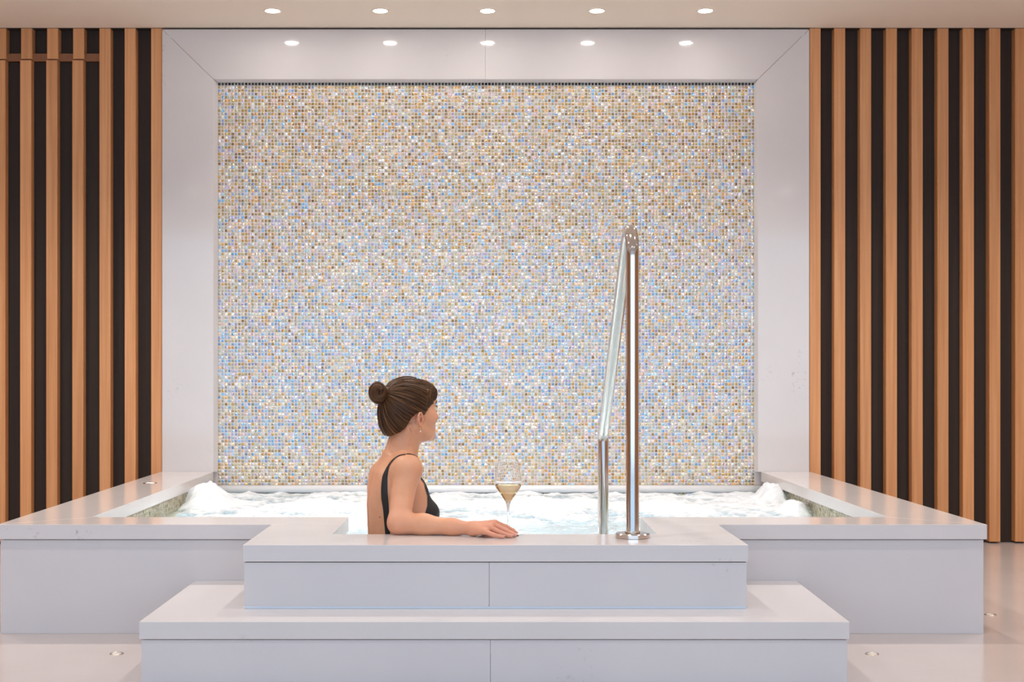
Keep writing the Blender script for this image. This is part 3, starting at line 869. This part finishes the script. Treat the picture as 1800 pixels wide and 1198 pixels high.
# head
vol.ellipsoid(hd(-0.010, 0, 0.010), HA, (0.094, 0.074, 0.086), 0.02)
vol.ellipsoid(hd(0.032, 0, -0.035), HA, (0.068, 0.060, 0.088), 0.03)
vol.ellipsoid(hd(0.040, 0, -0.088), HA, (0.052, 0.046, 0.044), 0.025)
vol.capsule(hd(0.089, -0.008, -0.115), hd(0.089, 0.008, -0.115), 0.0185, 0.0185, 0.02)
vol.ellipsoid(hd(0.078, 0, -0.085), HA, (0.024, 0.032, 0.026), 0.02)
for s in (1, -1):
    vol.ellipsoid(hd(0.062, 0.038 * s, -0.045), HA, (0.032, 0.028, 0.030), 0.02)
    vol.capsule(hd(0.000, 0.056 * s, -0.075), hd(0.062, 0.030 * s, -0.112), 0.016, 0.016, 0.02)     # jaw line
    vol.capsule(hd(0.091, 0.014 * s, 0.016), hd(0.076, 0.046 * s, 0.014), 0.0105, 0.010, 0.012)      # brow
    vol.ellipsoid(hd(0.098, 0.031 * s, -0.003), HA, (0.013, 0.018, 0.011), 0.010, True)              # eye socket
    vol.ellipsoid(hd(0.079, 0.031 * s, -0.003), HA, (0.0145, 0.016, 0.0125), 0.004)                  # lids
    vol.capsule(hd(0.107, 0.006 * s, -0.052), hd(0.104, 0.011 * s, -0.052), 0.0075, 0.007, 0.006)    # nostrils
vol.capsule(hd(0.096, 0, 0.000), hd(0.116, 0, -0.043), 0.0075, 0.0095, 0.010)
vol.ellipsoid(hd(0.117, 0, -0.047), HA, (0.0105, 0.0105, 0.0095), 0.006)
vol.ellipsoid(hd(0.101, 0, -0.076), HA, (0.010, 0.020, 0.0055), 0.006)
vol.ellipsoid(hd(0.099, 0, -0.088), HA, (0.010, 0.018, 0.006), 0.006)
# ears
for s in (1, -1):
    def er(f, u, o=0.0): return hd(-0.001 + f, s * (0.0735 + o - 0.30 * f), -0.050 + u)
    vol.ellipsoid(er(-.001, 0.0, -0.002), HA, (0.013, 0.0065, 0.022), 0.006)
    rim = [er(.011, .006, .006), er(.010, .017, .006), er(.002, .0245, .008), er(-.009, .0235, .011), er(-.0155, .013, .013), er(-.0155, 0, .013), er(-.011, -.012, .010), er(-.004, -.020, .007)]
    vol.chain(rim, [.0030, .0034, .0036, .0038, .0038, .0036, .0036, .0042], 0.003)
    vol.ellipsoid(er(.001, -.0215, .004), HA, (0.0065, 0.004, 0.0065), 0.004)
    vol.chain([er(.004, .015, .007), er(-.006, .010, .010), er(-.008, 0, .010), er(-.003, -.009, .008)], [.002, .0024, .0024, .002], 0.003)
    vol.ellipsoid(er(.004, -.001, .007), HA, (0.0064, 0.014, 0.0095), 0.002, True)
    vol.ellipsoid(er(.011, -.003, .006), HA, (0.0035, 0.004, 0.006), 0.003)
# right arm (towards the camera), resting on the ledge
SH = pw(716, 826, 4.79); UM = pw(708, 868, 4.765); EL = pw(701.5, 918.5, 4.705)
vol.ellipsoid(pw(716, 826, 4.795), TA, (0.050, 0.048, 0.052), 0.03)
vol.capsule(tb(0.005, 0.10, 0.628), SH, 0.045, 0.046, 0.03)
vol.capsule(SH, UM, 0.047, 0.0425, 0.010)
vol.capsule(UM, EL, 0.0425, 0.0375, 0.006)
FA = [EL, pw(745, 921.5, 4.693), pw(795, 925.8, 4.677), pw(828, 928.3, 4.662)]
vol.chain(FA, [.0385, .0352, .0272, .0222], 0.02)
# hand
WR = FA[-1]
MC = {'i': (pw(870, 919.0, 4.655), .0125), 'm': (pw(866, 921.5, 4.638), .0125), 'r': (pw(861, 927, 4.619), .0118), 'p': (pw(853, 934, 4.603), .0105)}
wrs = {'i': pw(836, 926.5, 4.672), 'm': pw(834, 926.5, 4.663), 'r': pw(833, 929, 4.652), 'p': pw(832, 932, 4.645)}
for k in 'imrp':
    vol.capsule(wrs[k], MC[k][0], 0.0175, MC[k][1], 0.016)
FG = {'i': [MC['i'][0], pw(889.5, 926.0, 4.655), pw(901.5, 932.3, 4.651), pw(906.8, 936.2, 4.648)],
      'm': [MC['m'][0], pw(887.5, 931.0, 4.632), pw(899.5, 937.2, 4.624), pw(905.5, 940.0, 4.620)],
      'r': [MC['r'][0], pw(879.5, 935.4, 4.609), pw(892.0, 939.8, 4.603), pw(899.0, 941.4, 4.600)],
      'p': [MC['p'][0], pw(867.5, 939.6, 4.589), pw(878.0, 942.0, 4.585), pw(884.8, 943.1, 4.583)]}
FR = {'i': (.0112, .0090, .0080, .0068), 'm': (.0112, .0091, .0081, .0069), 'r': (.0106, .0087, .0077, .0066), 'p': (.0095, .0076, .0068, .0060)}
for k in 'imrp':
    vol.chain(FG[k], FR[k], 0.0035)
vol.chain([pw(840, 931, 4.672), pw(853, 934.5, 4.684), pw(863, 935.8, 4.692), pw(871.5, 936.6, 4.695)], [.0145, .0115, .0095, .0075], 0.006)
# left arm, down into the water on the far side
vol.ellipsoid(tb(0.02, -0.150, 0.612), TA, (0.046, 0.044, 0.048), 0.03)
vol.capsule(tb(0.005, -0.10, 0.625), tb(0.02, -0.152, 0.612), 0.044, 0.044, 0.03)
LA = [tb(0.02, -0.155, 0.606), tb(-0.01, -0.168, 0.46), tb(-0.012, -0.172, 0.345), tb(0.10, -0.165, 0.262), tb(0.185, -0.15, 0.205)]
vol.chain(LA, [.043, .040, .036, .032, .022], 0.015)
vol.capsule(LA[-1], tb(0.235, -0.145, 0.175), 0.022, 0.022, 0.012)
for q in range(4):
    vol.capsule(tb(0.235, -0.160 + 0.014 * q, 0.175), tb(0.295 - 0.006 * abs(q - 1.5), -0.168 + 0.019 * q, 0.140), 0.009, 0.007, 0.004)
vol.capsule(tb(0.205, -0.135, 0.185), tb(0.245, -0.110, 0.155), 0.010, 0.008, 0.005)
# hips, thighs, shins (under water)
for s in (1, -1):
    vol.capsule(tb(-0.01, 0.085 * s, 0.115), tb(0.385, 0.075 * s, 0.125), 0.083, 0.056, 0.03)
    vol.capsule(tb(0.385, 0.075 * s, 0.122), tb(0.40, 0.075 * s, -0.245), 0.056, 0.036, 0.02)
    vol.capsule(tb(0.40, 0.075 * s, -0.275), tb(0.47, 0.08 * s, -0.305), 0.032, 0.02, 0.02)
bv, bf = vol.mesh()
bv = smooth_mesh(bv, bf, 2, 0.4)
sm_ = smooth_mesh(bv, bf, 14, 0.5)                       # soften the blend lines of back, chest and shoulders only
w_t = np.clip((0.70 - bv[:, 2]) / 0.03, 0, 1) * np.clip((bv[:, 1] - 4.70) / 0.04, 0, 1)
bv = bv + w_t[:, None] * (sm_ - bv)
del vol

person = empty('person', (TO[0], TO[1], 0.03))
tag(person, 'woman with a brown hair bun sitting in the hot tub, arm along the ledge', 'person')
def K(o):
    o.parent = person; o.matrix_parent_inverse = Matrix.Translation((-TO[0], -TO[1], -0.03)); return o
# skin
MS = Mat('skin')
at = MS.node('ShaderNodeAttribute'); at.attribute_name = 'skin_tint'
tc = MS.node('ShaderNodeNewGeometry').outputs['Position']
sk = MS.ramp(MS.noise(tc, 14, 4), [(0.3, srgb(225, 160, 121)), (0.7, srgb(234, 172, 136))])
sk = MS.mix(at.outputs['Fac'], sk, srgb(228, 142, 130))
mole = MS.node('ShaderNodeAttribute'); mole.attribute_name = 'mole'
sk = MS.mix(mole.outputs['Fac'], sk, srgb(70, 38, 26))
MS.link(sk, MS.b.inputs['Base Color'])
MS.set(Roughness=0.46, Subsurface_Weight=0.12, Subsurface_Scale=0.02, IOR=1.4)
MS.b.inputs['Subsurface Radius'].default_value = (1.0, 0.35, 0.2)
body = K(from_np('body', bv, bf, MS.m))
hl = lambda p: np.stack([(p - HO) @ HF, (p - HO) @ HR, (p - HO) @ HU], -1)
tl = lambda p: np.stack([(p - TO) @ TF, (p - TO) @ TR, p[:, 2]], -1)
q = hl(bv)
tint = np.zeros(len(bv))
def spotc(c, rad, a):
    global tint
    tint = np.maximum(tint, a * np.exp(-(np.linalg.norm(bv - c, axis=1) / rad) ** 2))
for k in 'imrp':
    spotc(FG[k][-1], 0.012, 0.55); spotc(FG[k][1], 0.012, 0.25); spotc(MC[k][0], 0.016, 0.3)
for s in (1, -1):
    spotc(hd(0.075, 0.045 * s, -0.045), 0.025, 0.25); spotc(hd(-0.003, 0.078 * s, -0.05), 0.022, 0.3)
spotc(EL, 0.05, 0.25)
tint = np.maximum(tint, 0.75 * np.exp(-(((q[:, 0] - .106) / .012) ** 4 + (q[:, 1] / .022) ** 4 + ((q[:, 2] + .082) / .011) ** 4)))
x_ = np.clip((bv[:, 0] - X(760, 4.69)) / 0.2, 0, 1) * (bv[:, 1] < 4.76)
tint = np.maximum(tint, 0.32 * x_)
a_ = body.data.attributes.new('skin_tint', 'FLOAT', 'POINT'); a_.data.foreach_set('value', tint.astype(np.float32))
bvh = BVHTree.FromPolygons([tuple(p) for p in bv], [tuple(p) for p in bf])
def ray(px, py):
    d = (P(px, py, 5.0) - Vector((0, 0, CAM_Z))).normalized()
    h = bvh.ray_cast(Vector((0, 0, CAM_Z)), d)
    return np.array(h[0]) if h[0] is not None else None
mp_ = ray(667.5, 908.5)
ml = np.zeros(len(bv))
if mp_ is not None: ml = np.clip(1.6 - np.linalg.norm(bv - mp_, axis=1) / 0.0022, 0, 1)
a_ = body.data.attributes.new('mole', 'FLOAT', 'POINT'); a_.data.foreach_set('value', ml.astype(np.float32))

# ---- swimsuit: cut from the body surface along smooth edge lines, lifted off the skin
t3 = tl(bv)
def seg_dist(p, line):
    best = np.full(len(p), 9.0); wid = np.zeros(len(p))
    for (a, wa), (b, wb_) in zip(line[:-1], line[1:]):
        a, b = V(a, float), V(b, float); ab = b - a
        t = np.clip(((p - a) @ ab) / (ab @ ab), 0, 1)
        d = np.linalg.norm(p - a - t[:, None] * ab, axis=1)
        m = d < best
        best = np.where(m, d, best); wid = np.where(m, wa + (wb_ - wa) * t, wid)
    return wid - best
backline = []
for px, py, w in ((711, 798.5, 6), (699, 802, 6.5), (688.5, 811, 7.5), (681.5, 823, 8.5), (677, 837, 10), (675.5, 855, 11.5), (676.3, 877, 12.5), (679.0, 900, 11), (681.5, 937, 9)):
    h = ray(px, py)
    if h is not None: backline.append((tl(h[None])[0], w * 0.5 * 0.00207))
backline_body = [b for b in backline]
m_abs = np.stack([t3[:, 0], np.abs(t3[:, 1]), t3[:, 2]], -1)
top = backline[0][0]
lastb = backline[-1]
bl = backline + [(V([lastb[0][0], lastb[0][1], 0.33]), 0.012)]
# the strap in front runs from the shoulder down to the cup; only across / up matters, it lies on the skin
fl = [(V([0, abs(top[1]), top[2] + 0.002]), 0.006), (V([0, 0.088, 0.640]), 0.006), (V([0, 0.088, 0.600]), 0.0065), (V([0, 0.084, 0.565]), 0.008), (V([0, 0.080, 0.53]), 0.014)]
flat = m_abs.copy(); flat[:, 0] = 0
fstrap = np.minimum(seg_dist(flat, fl), (t3[:, 0] - 0.012) * 0.8)
fld = np.maximum(seg_dist(m_abs, bl), fstrap)
# front panel: in front of the side edge line, below the neckline
xm_ = t3[:, 0] * 0.966 + np.abs(t3[:, 1]) * 0.259
xb_ = np.interp(t3[:, 2], [0.335, 0.377, 0.418, 0.445, 0.468, 0.4905, 0.5257, 0.563, 0.594, 0.62], [-0.03, 0.03, 0.08, 0.1014, 0.1138, 0.120, 0.1196, 0.1076, 0.0963, 0.09])
neck_z = np.interp(np.abs(t3[:, 1]), [0, 0.04, 0.065, 0.084, 0.105, 0.13, 0.2], [0.49, 0.505, 0.545, 0.58, 0.55, 0.49, 0.42])
fp = np.maximum(xm_ - xb_, np.minimum(0.068 - np.abs(t3[:, 1]), t3[:, 0] - 0.03))
fp = np.minimum.reduce([fp, neck_z - t3[:, 2], 0.16 - np.abs(t3[:, 1]), t3[:, 0] + 0.02])
fld = np.maximum(fld, fp)
fld = np.maximum(fld, np.minimum(0.335 - t3[:, 2], 0.05))
onbody = (np.abs(t3[:, 1]) < 0.20) & (t3[:, 2] > 0.06) & (t3[:, 0] < 0.19)
# keep the arms out: distance to the arm chains
def near_chain(p, pts, r):
    d = np.full(len(p), 9.0)
    for a, b in zip(pts[:-1], pts[1:]):
        ab = b - a; t = np.clip(((p - a) @ ab) / (ab @ ab), 0, 1)
        d = np.minimum(d, np.linalg.norm(p - a - t[:, None] * ab, axis=1))
    return d - r
arm = np.minimum(near_chain(bv, [pw(716, 840, 4.78), UM, EL] + FA[1:], 0.047), near_chain(bv, LA[1:], 0.045))
fld = np.minimum(fld, arm)
fld = np.where(onbody & (t3[:, 2] < 0.70), fld, -0.05)
me_b = body.data
nrm = np.zeros(len(bv) * 3, np.float32); me_b.vertices.foreach_get('normal', nrm); nrm = nrm.reshape(-1, 3)
tri = np.concatenate([bf[:, [0, 1, 2]], bf[:, [0, 2, 3]]])
def clip_surface(tri, pos, val):
    vmap = {}; verts = []; faces = []
    ins = val > 0
    c = ins[tri].sum(1)
    fullt = tri[c == 3]
    uniq, inv = np.unique(fullt, return_inverse=True)
    verts = [tuple(p) for p in pos[uniq]]; faces = [tuple(r) for r in inv.reshape(-1, 3)]
    vmap = {int(u): i for i, u in enumerate(uniq)}
    emap = {}
    def vi(i):
        if i not in vmap: vmap[i] = len(verts); verts.append(tuple(pos[i]))
        return vmap[i]
    def ei(i, j_):
        k = (min(i, j_), max(i, j_))
        if k not in emap:
            t = val[i] / (val[i] - val[j_]); emap[k] = len(verts); verts.append(tuple(pos[i] + t * (pos[j_] - pos[i])))
        return emap[k]
    for t in tri[(c == 1) | (c == 2)]:
        out = []
        for a in range(3):
            i, j_ = int(t[a]), int(t[(a + 1) % 3])
            if ins[i]: out.append(vi(i))
            if ins[i] != ins[j_]: out.append(ei(i, j_))
        for k in range(1, len(out) - 1): faces.append((out[0], out[k], out[k + 1]))
    return verts, faces
MSW = Mat('black_swimsuit'); MSW.set(Base_Color=srgb(30, 28, 27), Roughness=0.55)
MSW.bump(MSW.noise(MSW.coords(), 600, 2), 0.2, 0.0005)
sv, sf = clip_surface(tri, bv + nrm * 0.0016, fld)
suit = bpy.data.meshes.new('swimsuit'); suit.from_pydata(sv, [], sf); suit.update()
suit.polygons.foreach_set('use_smooth', [True] * len(suit.polygons))
so = K(link('swimsuit', suit, MSW.m)); so['label'] = 'black low-backed swimsuit with thin straps'

# ---- hair
hv = Vol(np.arange(-0.17, 0.13, 0.0022), np.arange(-0.12, 0.12, 0.0022), np.arange(-0.15, 0.12, 0.0022))   # in head space
E3 = np.eye(3)
hv.ellipsoid((-0.011, 0, 0.013), E3, (0.1015, 0.0825, 0.0915), 0.02)
hv.ellipsoid((-0.036, 0, -0.034), E3, (0.086, 0.073, 0.074), 0.035)
hv.ellipsoid((-0.062, 0, -0.075), E3, (0.045, 0.050, 0.045), 0.03)
hv.ellipsoid((0.060, 0.0, 0.042), E3, (0.049, 0.066, 0.046), 0.02)
hx, hz = V([-.2, -.105, -.088, -.068, -.050, -.043, -.036, -.018, 0.0, .0136, .022, .034, .052, .087, .12]), V([-.125, -.122, -.108, -.095, -.075, -.058, -.044, -.028, -.025, -.034, -.034, -.020, -.004, .0146, .02])
def hairline(x, y, z): return (np.interp(x, hx, hz) - z + 0 * y) * 0.75
pole = V([-0.112, 0.0, 0.050])
axp = pole / np.linalg.norm(pole)
e1 = np.cross(axp, [0, 1, 0]); e1 /= np.linalg.norm(e1); e2 = np.cross(axp, e1)
def flow(p):
    a = p @ axp; b = p @ e1; c = p @ e2
    r = np.sqrt(b * b + c * c) + 1e-6
    return b / r, c / r, r
xx, yy, zz = hv.ax[0][:, None, None], hv.ax[1][None, :, None], hv.ax[2][None, None, :]
ang = np.arctan2(xx * e2[0] + yy * e2[1] + zz * e2[2], xx * e1[0] + yy * e1[1] + zz * e1[2])
r1 = np.random.default_rng(5).normal(0, 1, 721); r1[-1] = r1[0]
groove = np.interp((ang + math.pi) / (2 * math.pi) * 90, np.arange(91), np.r_[r1[:90], r1[0]]) * 0.0010 + np.interp((ang + math.pi) / (2 * math.pi) * 180, np.arange(181), np.r_[r1[200:380], r1[200]]) * 0.0008
# fringe is combed forward and down: its own parting groove
hv.d += groove.astype(np.float32)
d_par = np.abs(xx - (0.036 + 0.10 * (zz - 0.05))) + 0 * yy
hv.d += (0.0022 * np.exp(-(d_par / 0.004) ** 2) * (zz > 0.0)).astype(np.float32)
hv.d = np.maximum(hv.d, hairline(xx, yy, zz).astype(np.float32)).astype(np.float32)
HV, HFc = hv.mesh()
HV = smooth_mesh(HV, HFc, 1, 0.3)
def hw(p): return HO + np.asarray(p)[..., 0:1] * HF + np.asarray(p)[..., 1:2] * HR + np.asarray(p)[..., 2:3] * HU
MH = Mat('brown_hair')
fa = MH.node('ShaderNodeAttribute'); fa.attribute_name = 'strand'
nz_ = MH.noise(fa.outputs['Vector'], 1.0, 3, 0.6)
MH.link(MH.ramp(nz_, [(0.32, srgb(34, 21, 13)), (0.48, srgb(70, 44, 25)), (0.62, srgb(108, 72, 42)), (0.74, srgb(158, 110, 68))]), MH.b.inputs['Base Color'])
MH.set(Roughness=0.45, IOR=1.4)
MH.b.inputs['Specular IOR Level'].default_value = 0.3
MH.b.inputs['Anisotropic'].default_value = 0.6
MH.bump(nz_, 0.35, 0.0015)
def strand_attr(ob, vec):
    a = ob.data.attributes.new('strand', 'FLOAT_VECTOR', 'POINT'); a.data.foreach_set('vector', np.asarray(vec, np.float32).ravel())
hair = K(from_np('hair', hw(HV), HFc, MH.m)); hair['label'] = 'brown hair swept back with a side fringe'
fb_, fc_, fr_ = flow(HV)
sa = np.stack([fb_ * 30, fc_ * 30, fr_ * 9], -1)
fr_m = (HV[:, 0] > 0.036 + 0.10 * (HV[:, 2] - 0.05)) & (HV[:, 2] > -0.03)
sa[fr_m] = np.stack([HV[fr_m, 0] * 300 - HV[fr_m, 2] * 60 + 40, HV[fr_m, 1] * 200, HV[fr_m, 2] * 10], -1)
strand_attr(hair, sa)
# bun: a coil of twisted rope strands around a core
bc = V([-0.137, 0.012, 0.048])
bax = V([-0.45, 0.86, 0.22]); bax /= np.linalg.norm(bax)
u1 = np.cross(bax, [0, 0, 1.0]); u1 /= np.linalg.norm(u1); u2 = np.cross(bax, u1)
bun_v, bun_f, bun_s = [], [], []
nseg, nring = 110, 22
turns = 1.85
for i in range(nseg + 1):
    t = i / nseg; a = 0.6 + t * turns * 2 * math.pi
    R = 0.0245 - 0.013 * t; h = -0.010 + 0.024 * t
    c = bc + R * (math.cos(a) * u1 * 0.88 + math.sin(a) * u2 * 1.25) + h * bax
    tg = -math.sin(a) * u1 * 0.88 + math.cos(a) * u2 * 1.12; tg /= np.linalg.norm(tg)
    n1 = bax; n2 = np.cross(tg, n1); n2 /= np.linalg.norm(n2)
    rr = 0.0165 * (0.55 + 0.45 * min(1, 4 * t, 4 * (1 - t) + 0.3)) * (1 - 0.15 * t)
    for k in range(nring):
        b = 2 * math.pi * k / nring
        w = rr * (1 + 0.09 * math.sin(5 * b + t * 26) + 0.04 * math.sin(11 * b - t * 17))
        bun_v.append(c + (math.cos(b) * n1 + math.sin(b) * n2) * w)
        bb = b + t * 5
        bun_s.append((math.cos(bb) * 6 + 30, math.sin(bb) * 6, t * 5))
for i in range(nseg):
    for k in range(nring):
        k2 = (k + 1) % nring
        bun_f.append((i * nring + k, i * nring + k2, (i + 1) * nring + k2, (i + 1) * nring + k))
nb = len(bun_v); bun_v += [bun_v[0] * 0 + np.mean(bun_v[:nring], 0), np.mean(bun_v[nb - nring:nb], 0)]; bun_s += [bun_s[0], bun_s[-1]]
for k in range(nring):
    bun_f.append((nb, (k + 1) % nring, k, k)); bun_f.append((nb + 1, nb - nring + k, nb - nring + (k + 1) % nring, nb - nring + (k + 1) % nring))
quads = [f for f in bun_f if len(set(f)) == 4]; tris = [tuple(dict.fromkeys(f)) for f in bun_f if len(set(f)) == 3]
bme = bpy.data.meshes.new('hair_bun'); bme.from_pydata([tuple(p) for p in hw(np.array(bun_v))], [], quads + tris); bme.update()
bme.polygons.foreach_set('use_smooth', [True] * len(bme.polygons))
bun = K(link('hair_bun', bme, MH.m)); strand_attr(bun, bun_s); bun['label'] = 'coiled brown bun high at the back'
# stem of the bun, gathered hair between head and coil
sv_, sf_ = tube_np([hw(V([-0.088, 0.0, 0.040])), hw(V([-0.103, 0.002, 0.046])), hw(V([-0.116, 0.005, 0.048])), hw(V([-0.132, 0.010, 0.049]))], [0.030, 0.024, 0.019, 0.022], 28)
ob = K(from_np('gathered_hair', np.array([tuple(p) for p in sv_]), np.array(sf_), MH.m))
strand_attr(ob, [(math.cos(2 * math.pi * (k % 28) / 28) * 12, math.sin(2 * math.pi * (k % 28) / 28) * 12, 3) for k in range(len(sv_))])
# fine loose locks following the comb direction
hb = BVHTree.FromPolygons([tuple(p) for p in HV], [tuple(p) for p in HFc])
lv, lf, ls = [], [], []
def lock(pts, r):
    v, f = tube_np([Vector(p) for p in pts], [r * 0.6] + [r] * (len(pts) - 2) + [r * 0.4], 5)
    o = len(lv); lv.extend(tuple(p) for p in v); lf.extend(tuple(i + o for i in q) for q in f)
    sd = random.random() * 50; ls.extend([(sd, sd * 0.7, 0.0)] * len(v))
rl = random.Random(3)
for k in range(330):
    a = rl.uniform(0, 2 * math.pi)
    b0 = rl.uniform(0.35, 1.7); b1 = b0 + rl.uniform(0.35, 0.9); wob = rl.uniform(-0.05, 0.05)
    pts = []
    for i in range(9):
        bb = b0 + (b1 - b0) * i / 8; aa = a + wob * i / 8
        d = axp * math.cos(bb) + (e1 * math.cos(aa) + e2 * math.sin(aa)) * math.sin(bb)
        h = hb.ray_cast(Vector(d * 0.3), Vector(-d))
        if h[0] is None: continue
        p = V(h[0]); 
        if np.interp(p[0], hx, hz) > p[2] - 0.006 or p[0] > 0.034: break
        pts.append(hw(p + d * rl.uniform(0.0002, 0.0009)))
    if len(pts) >= 4: lock(pts, rl.uniform(0.0004, 0.0010))
for k in range(70):      # fringe locks falling forward
    y0 = rl.uniform(-0.05, 0.062); pts = []
    for i in range(8):
        t = i / 7
        d = V([0.035 + 0.055 * t ** 0.8, y0 * (1 + 0.15 * t), 0.10 - 0.10 * t]); d /= np.linalg.norm(d)
        h = hb.ray_cast(Vector(d * 0.3), Vector(-d))
        if h[0] is None: continue
        p = V(h[0])
        if np.interp(p[0], hx, hz) > p[2] - 0.002: break
        pts.append(hw(p + d * 0.0005))
    if len(pts) >= 4: lock(pts, rl.uniform(0.0005, 0.001))
for pl, r in (([(-.078, .03, -.100), (-.092, .028, -.125), (-.098, .026, -.150), (-.104, .026, -.160)], .0003), ([(-.082, .02, -.104), (-.100, .02, -.135), (-.112, .02, -.15)], .0003),
              ([(.016, .0745, -.030), (.022, .0745, -.044), (.020, .073, -.058), (.014, .0715, -.07)], .0003), ([(-.045, .068, -.07), (-.036, .068, -.085), (-.03, .066, -.098)], .0005)):
    lock([hw(V(p)) for p in pl], r)
ob = K(link('loose_locks', bpy.data.meshes.new('loose_locks'))); ob.data.from_pydata(lv, [], lf); ob.data.update(); ob.data.materials.append(MH.m)
strand_attr(ob, ls)
# ---- eyes, brows, lashes, earrings, nails
EYE = plain('eye_white', srgb(236, 232, 228), 0.1); IRIS = plain('brown_iris', srgb(70, 44, 28), 0.1); LASH = plain('dark_lash', srgb(38, 26, 20), 0.7)
GOLD = plain('gold_wire', srgb(226, 186, 120), 0.2, 1.0); PEARL = plain('pearl', srgb(240, 236, 232), 0.15)
NAIL = plain('pale_pink_nail', srgb(238, 176, 166), 0.2)
def ball(name, c, r, mat, parent, rings=12, sx=(1, 1, 1)):
    bm = bmesh.new(); bmesh.ops.create_uvsphere(bm, u_segments=16, v_segments=rings, radius=r)
    for v in bm.verts: v.co = Vector(c) + Vector((v.co.x * sx[0], v.co.y * sx[1], v.co.z * sx[2]))
    return from_bm(name, bm, mat, parent, True)
for s in (1, -1):
    e = K(ball('eye', hd(0.0835, 0.031 * s, -0.003), 0.0110, EYE, None))
    i_ = ball('iris', hd(0.0925, 0.0315 * s, -0.003), 0.0050, IRIS, None, 8); K(i_)
    K(tube('eyebrow', [hd(0.1065, 0.013 * s, 0.010), hd(0.1015, 0.029 * s, 0.0125), hd(0.087, 0.047 * s, 0.007)], [0.0018, 0.0021, 0.0010], LASH, None, 8))
    K(tube('eyelash', [hd(0.0985, 0.018 * s, -0.004), hd(0.1030, 0.031 * s, -0.003), hd(0.0945, 0.046 * s, -0.006)], [0.0010, 0.0016, 0.001], LASH, None, 6))
    lob = hd(-0.002, s * 0.0785, -0.0755)
    hp = []
    for k in range(21):
        a = math.radians(-65) + math.radians(310) * k / 20
        hp.append(Vector(lob) + Vector(HF) * (0.0064 * math.sin(a + math.pi)) + Vector(HU) * (-0.0064 + 0.0068 * math.cos(a + math.pi) * -1) + Vector(HR) * (s * 0.003))
    K(tag(tube('earring', hp, 0.00055, GOLD, None, 8), 'thin gold hoop with a pearl drop'))
    K(ball('pearl_drop', Vector(lob) + Vector(HU) * -0.0165 + Vector(HR) * (s * 0.003), 0.0031, PEARL, None, 10))
for k in 'imrp':
    a, b = FG[k][-2], FG[k][-1]; d = (b - a) / np.linalg.norm(b - a)
    upn = V([0, -0.25, 1.0]); upn -= d * (upn @ d); upn /= np.linalg.norm(upn); sd_ = np.cross(d, upn)
    r = FR[k][3]
    bm = bmesh.new(); bmesh.ops.create_uvsphere(bm, u_segments=14, v_segments=8, radius=1.0)
    c = b + upn * r * 0.72 + d * r * 0.35
    for v in bm.verts:
        w = V(v.co); v.co = Vector(c + d * w[0] * r * 0.75 + sd_ * w[1] * r * 0.62 + upn * w[2] * r * 0.34)
    K(from_bm('fingernail', bm, NAIL, None, True))
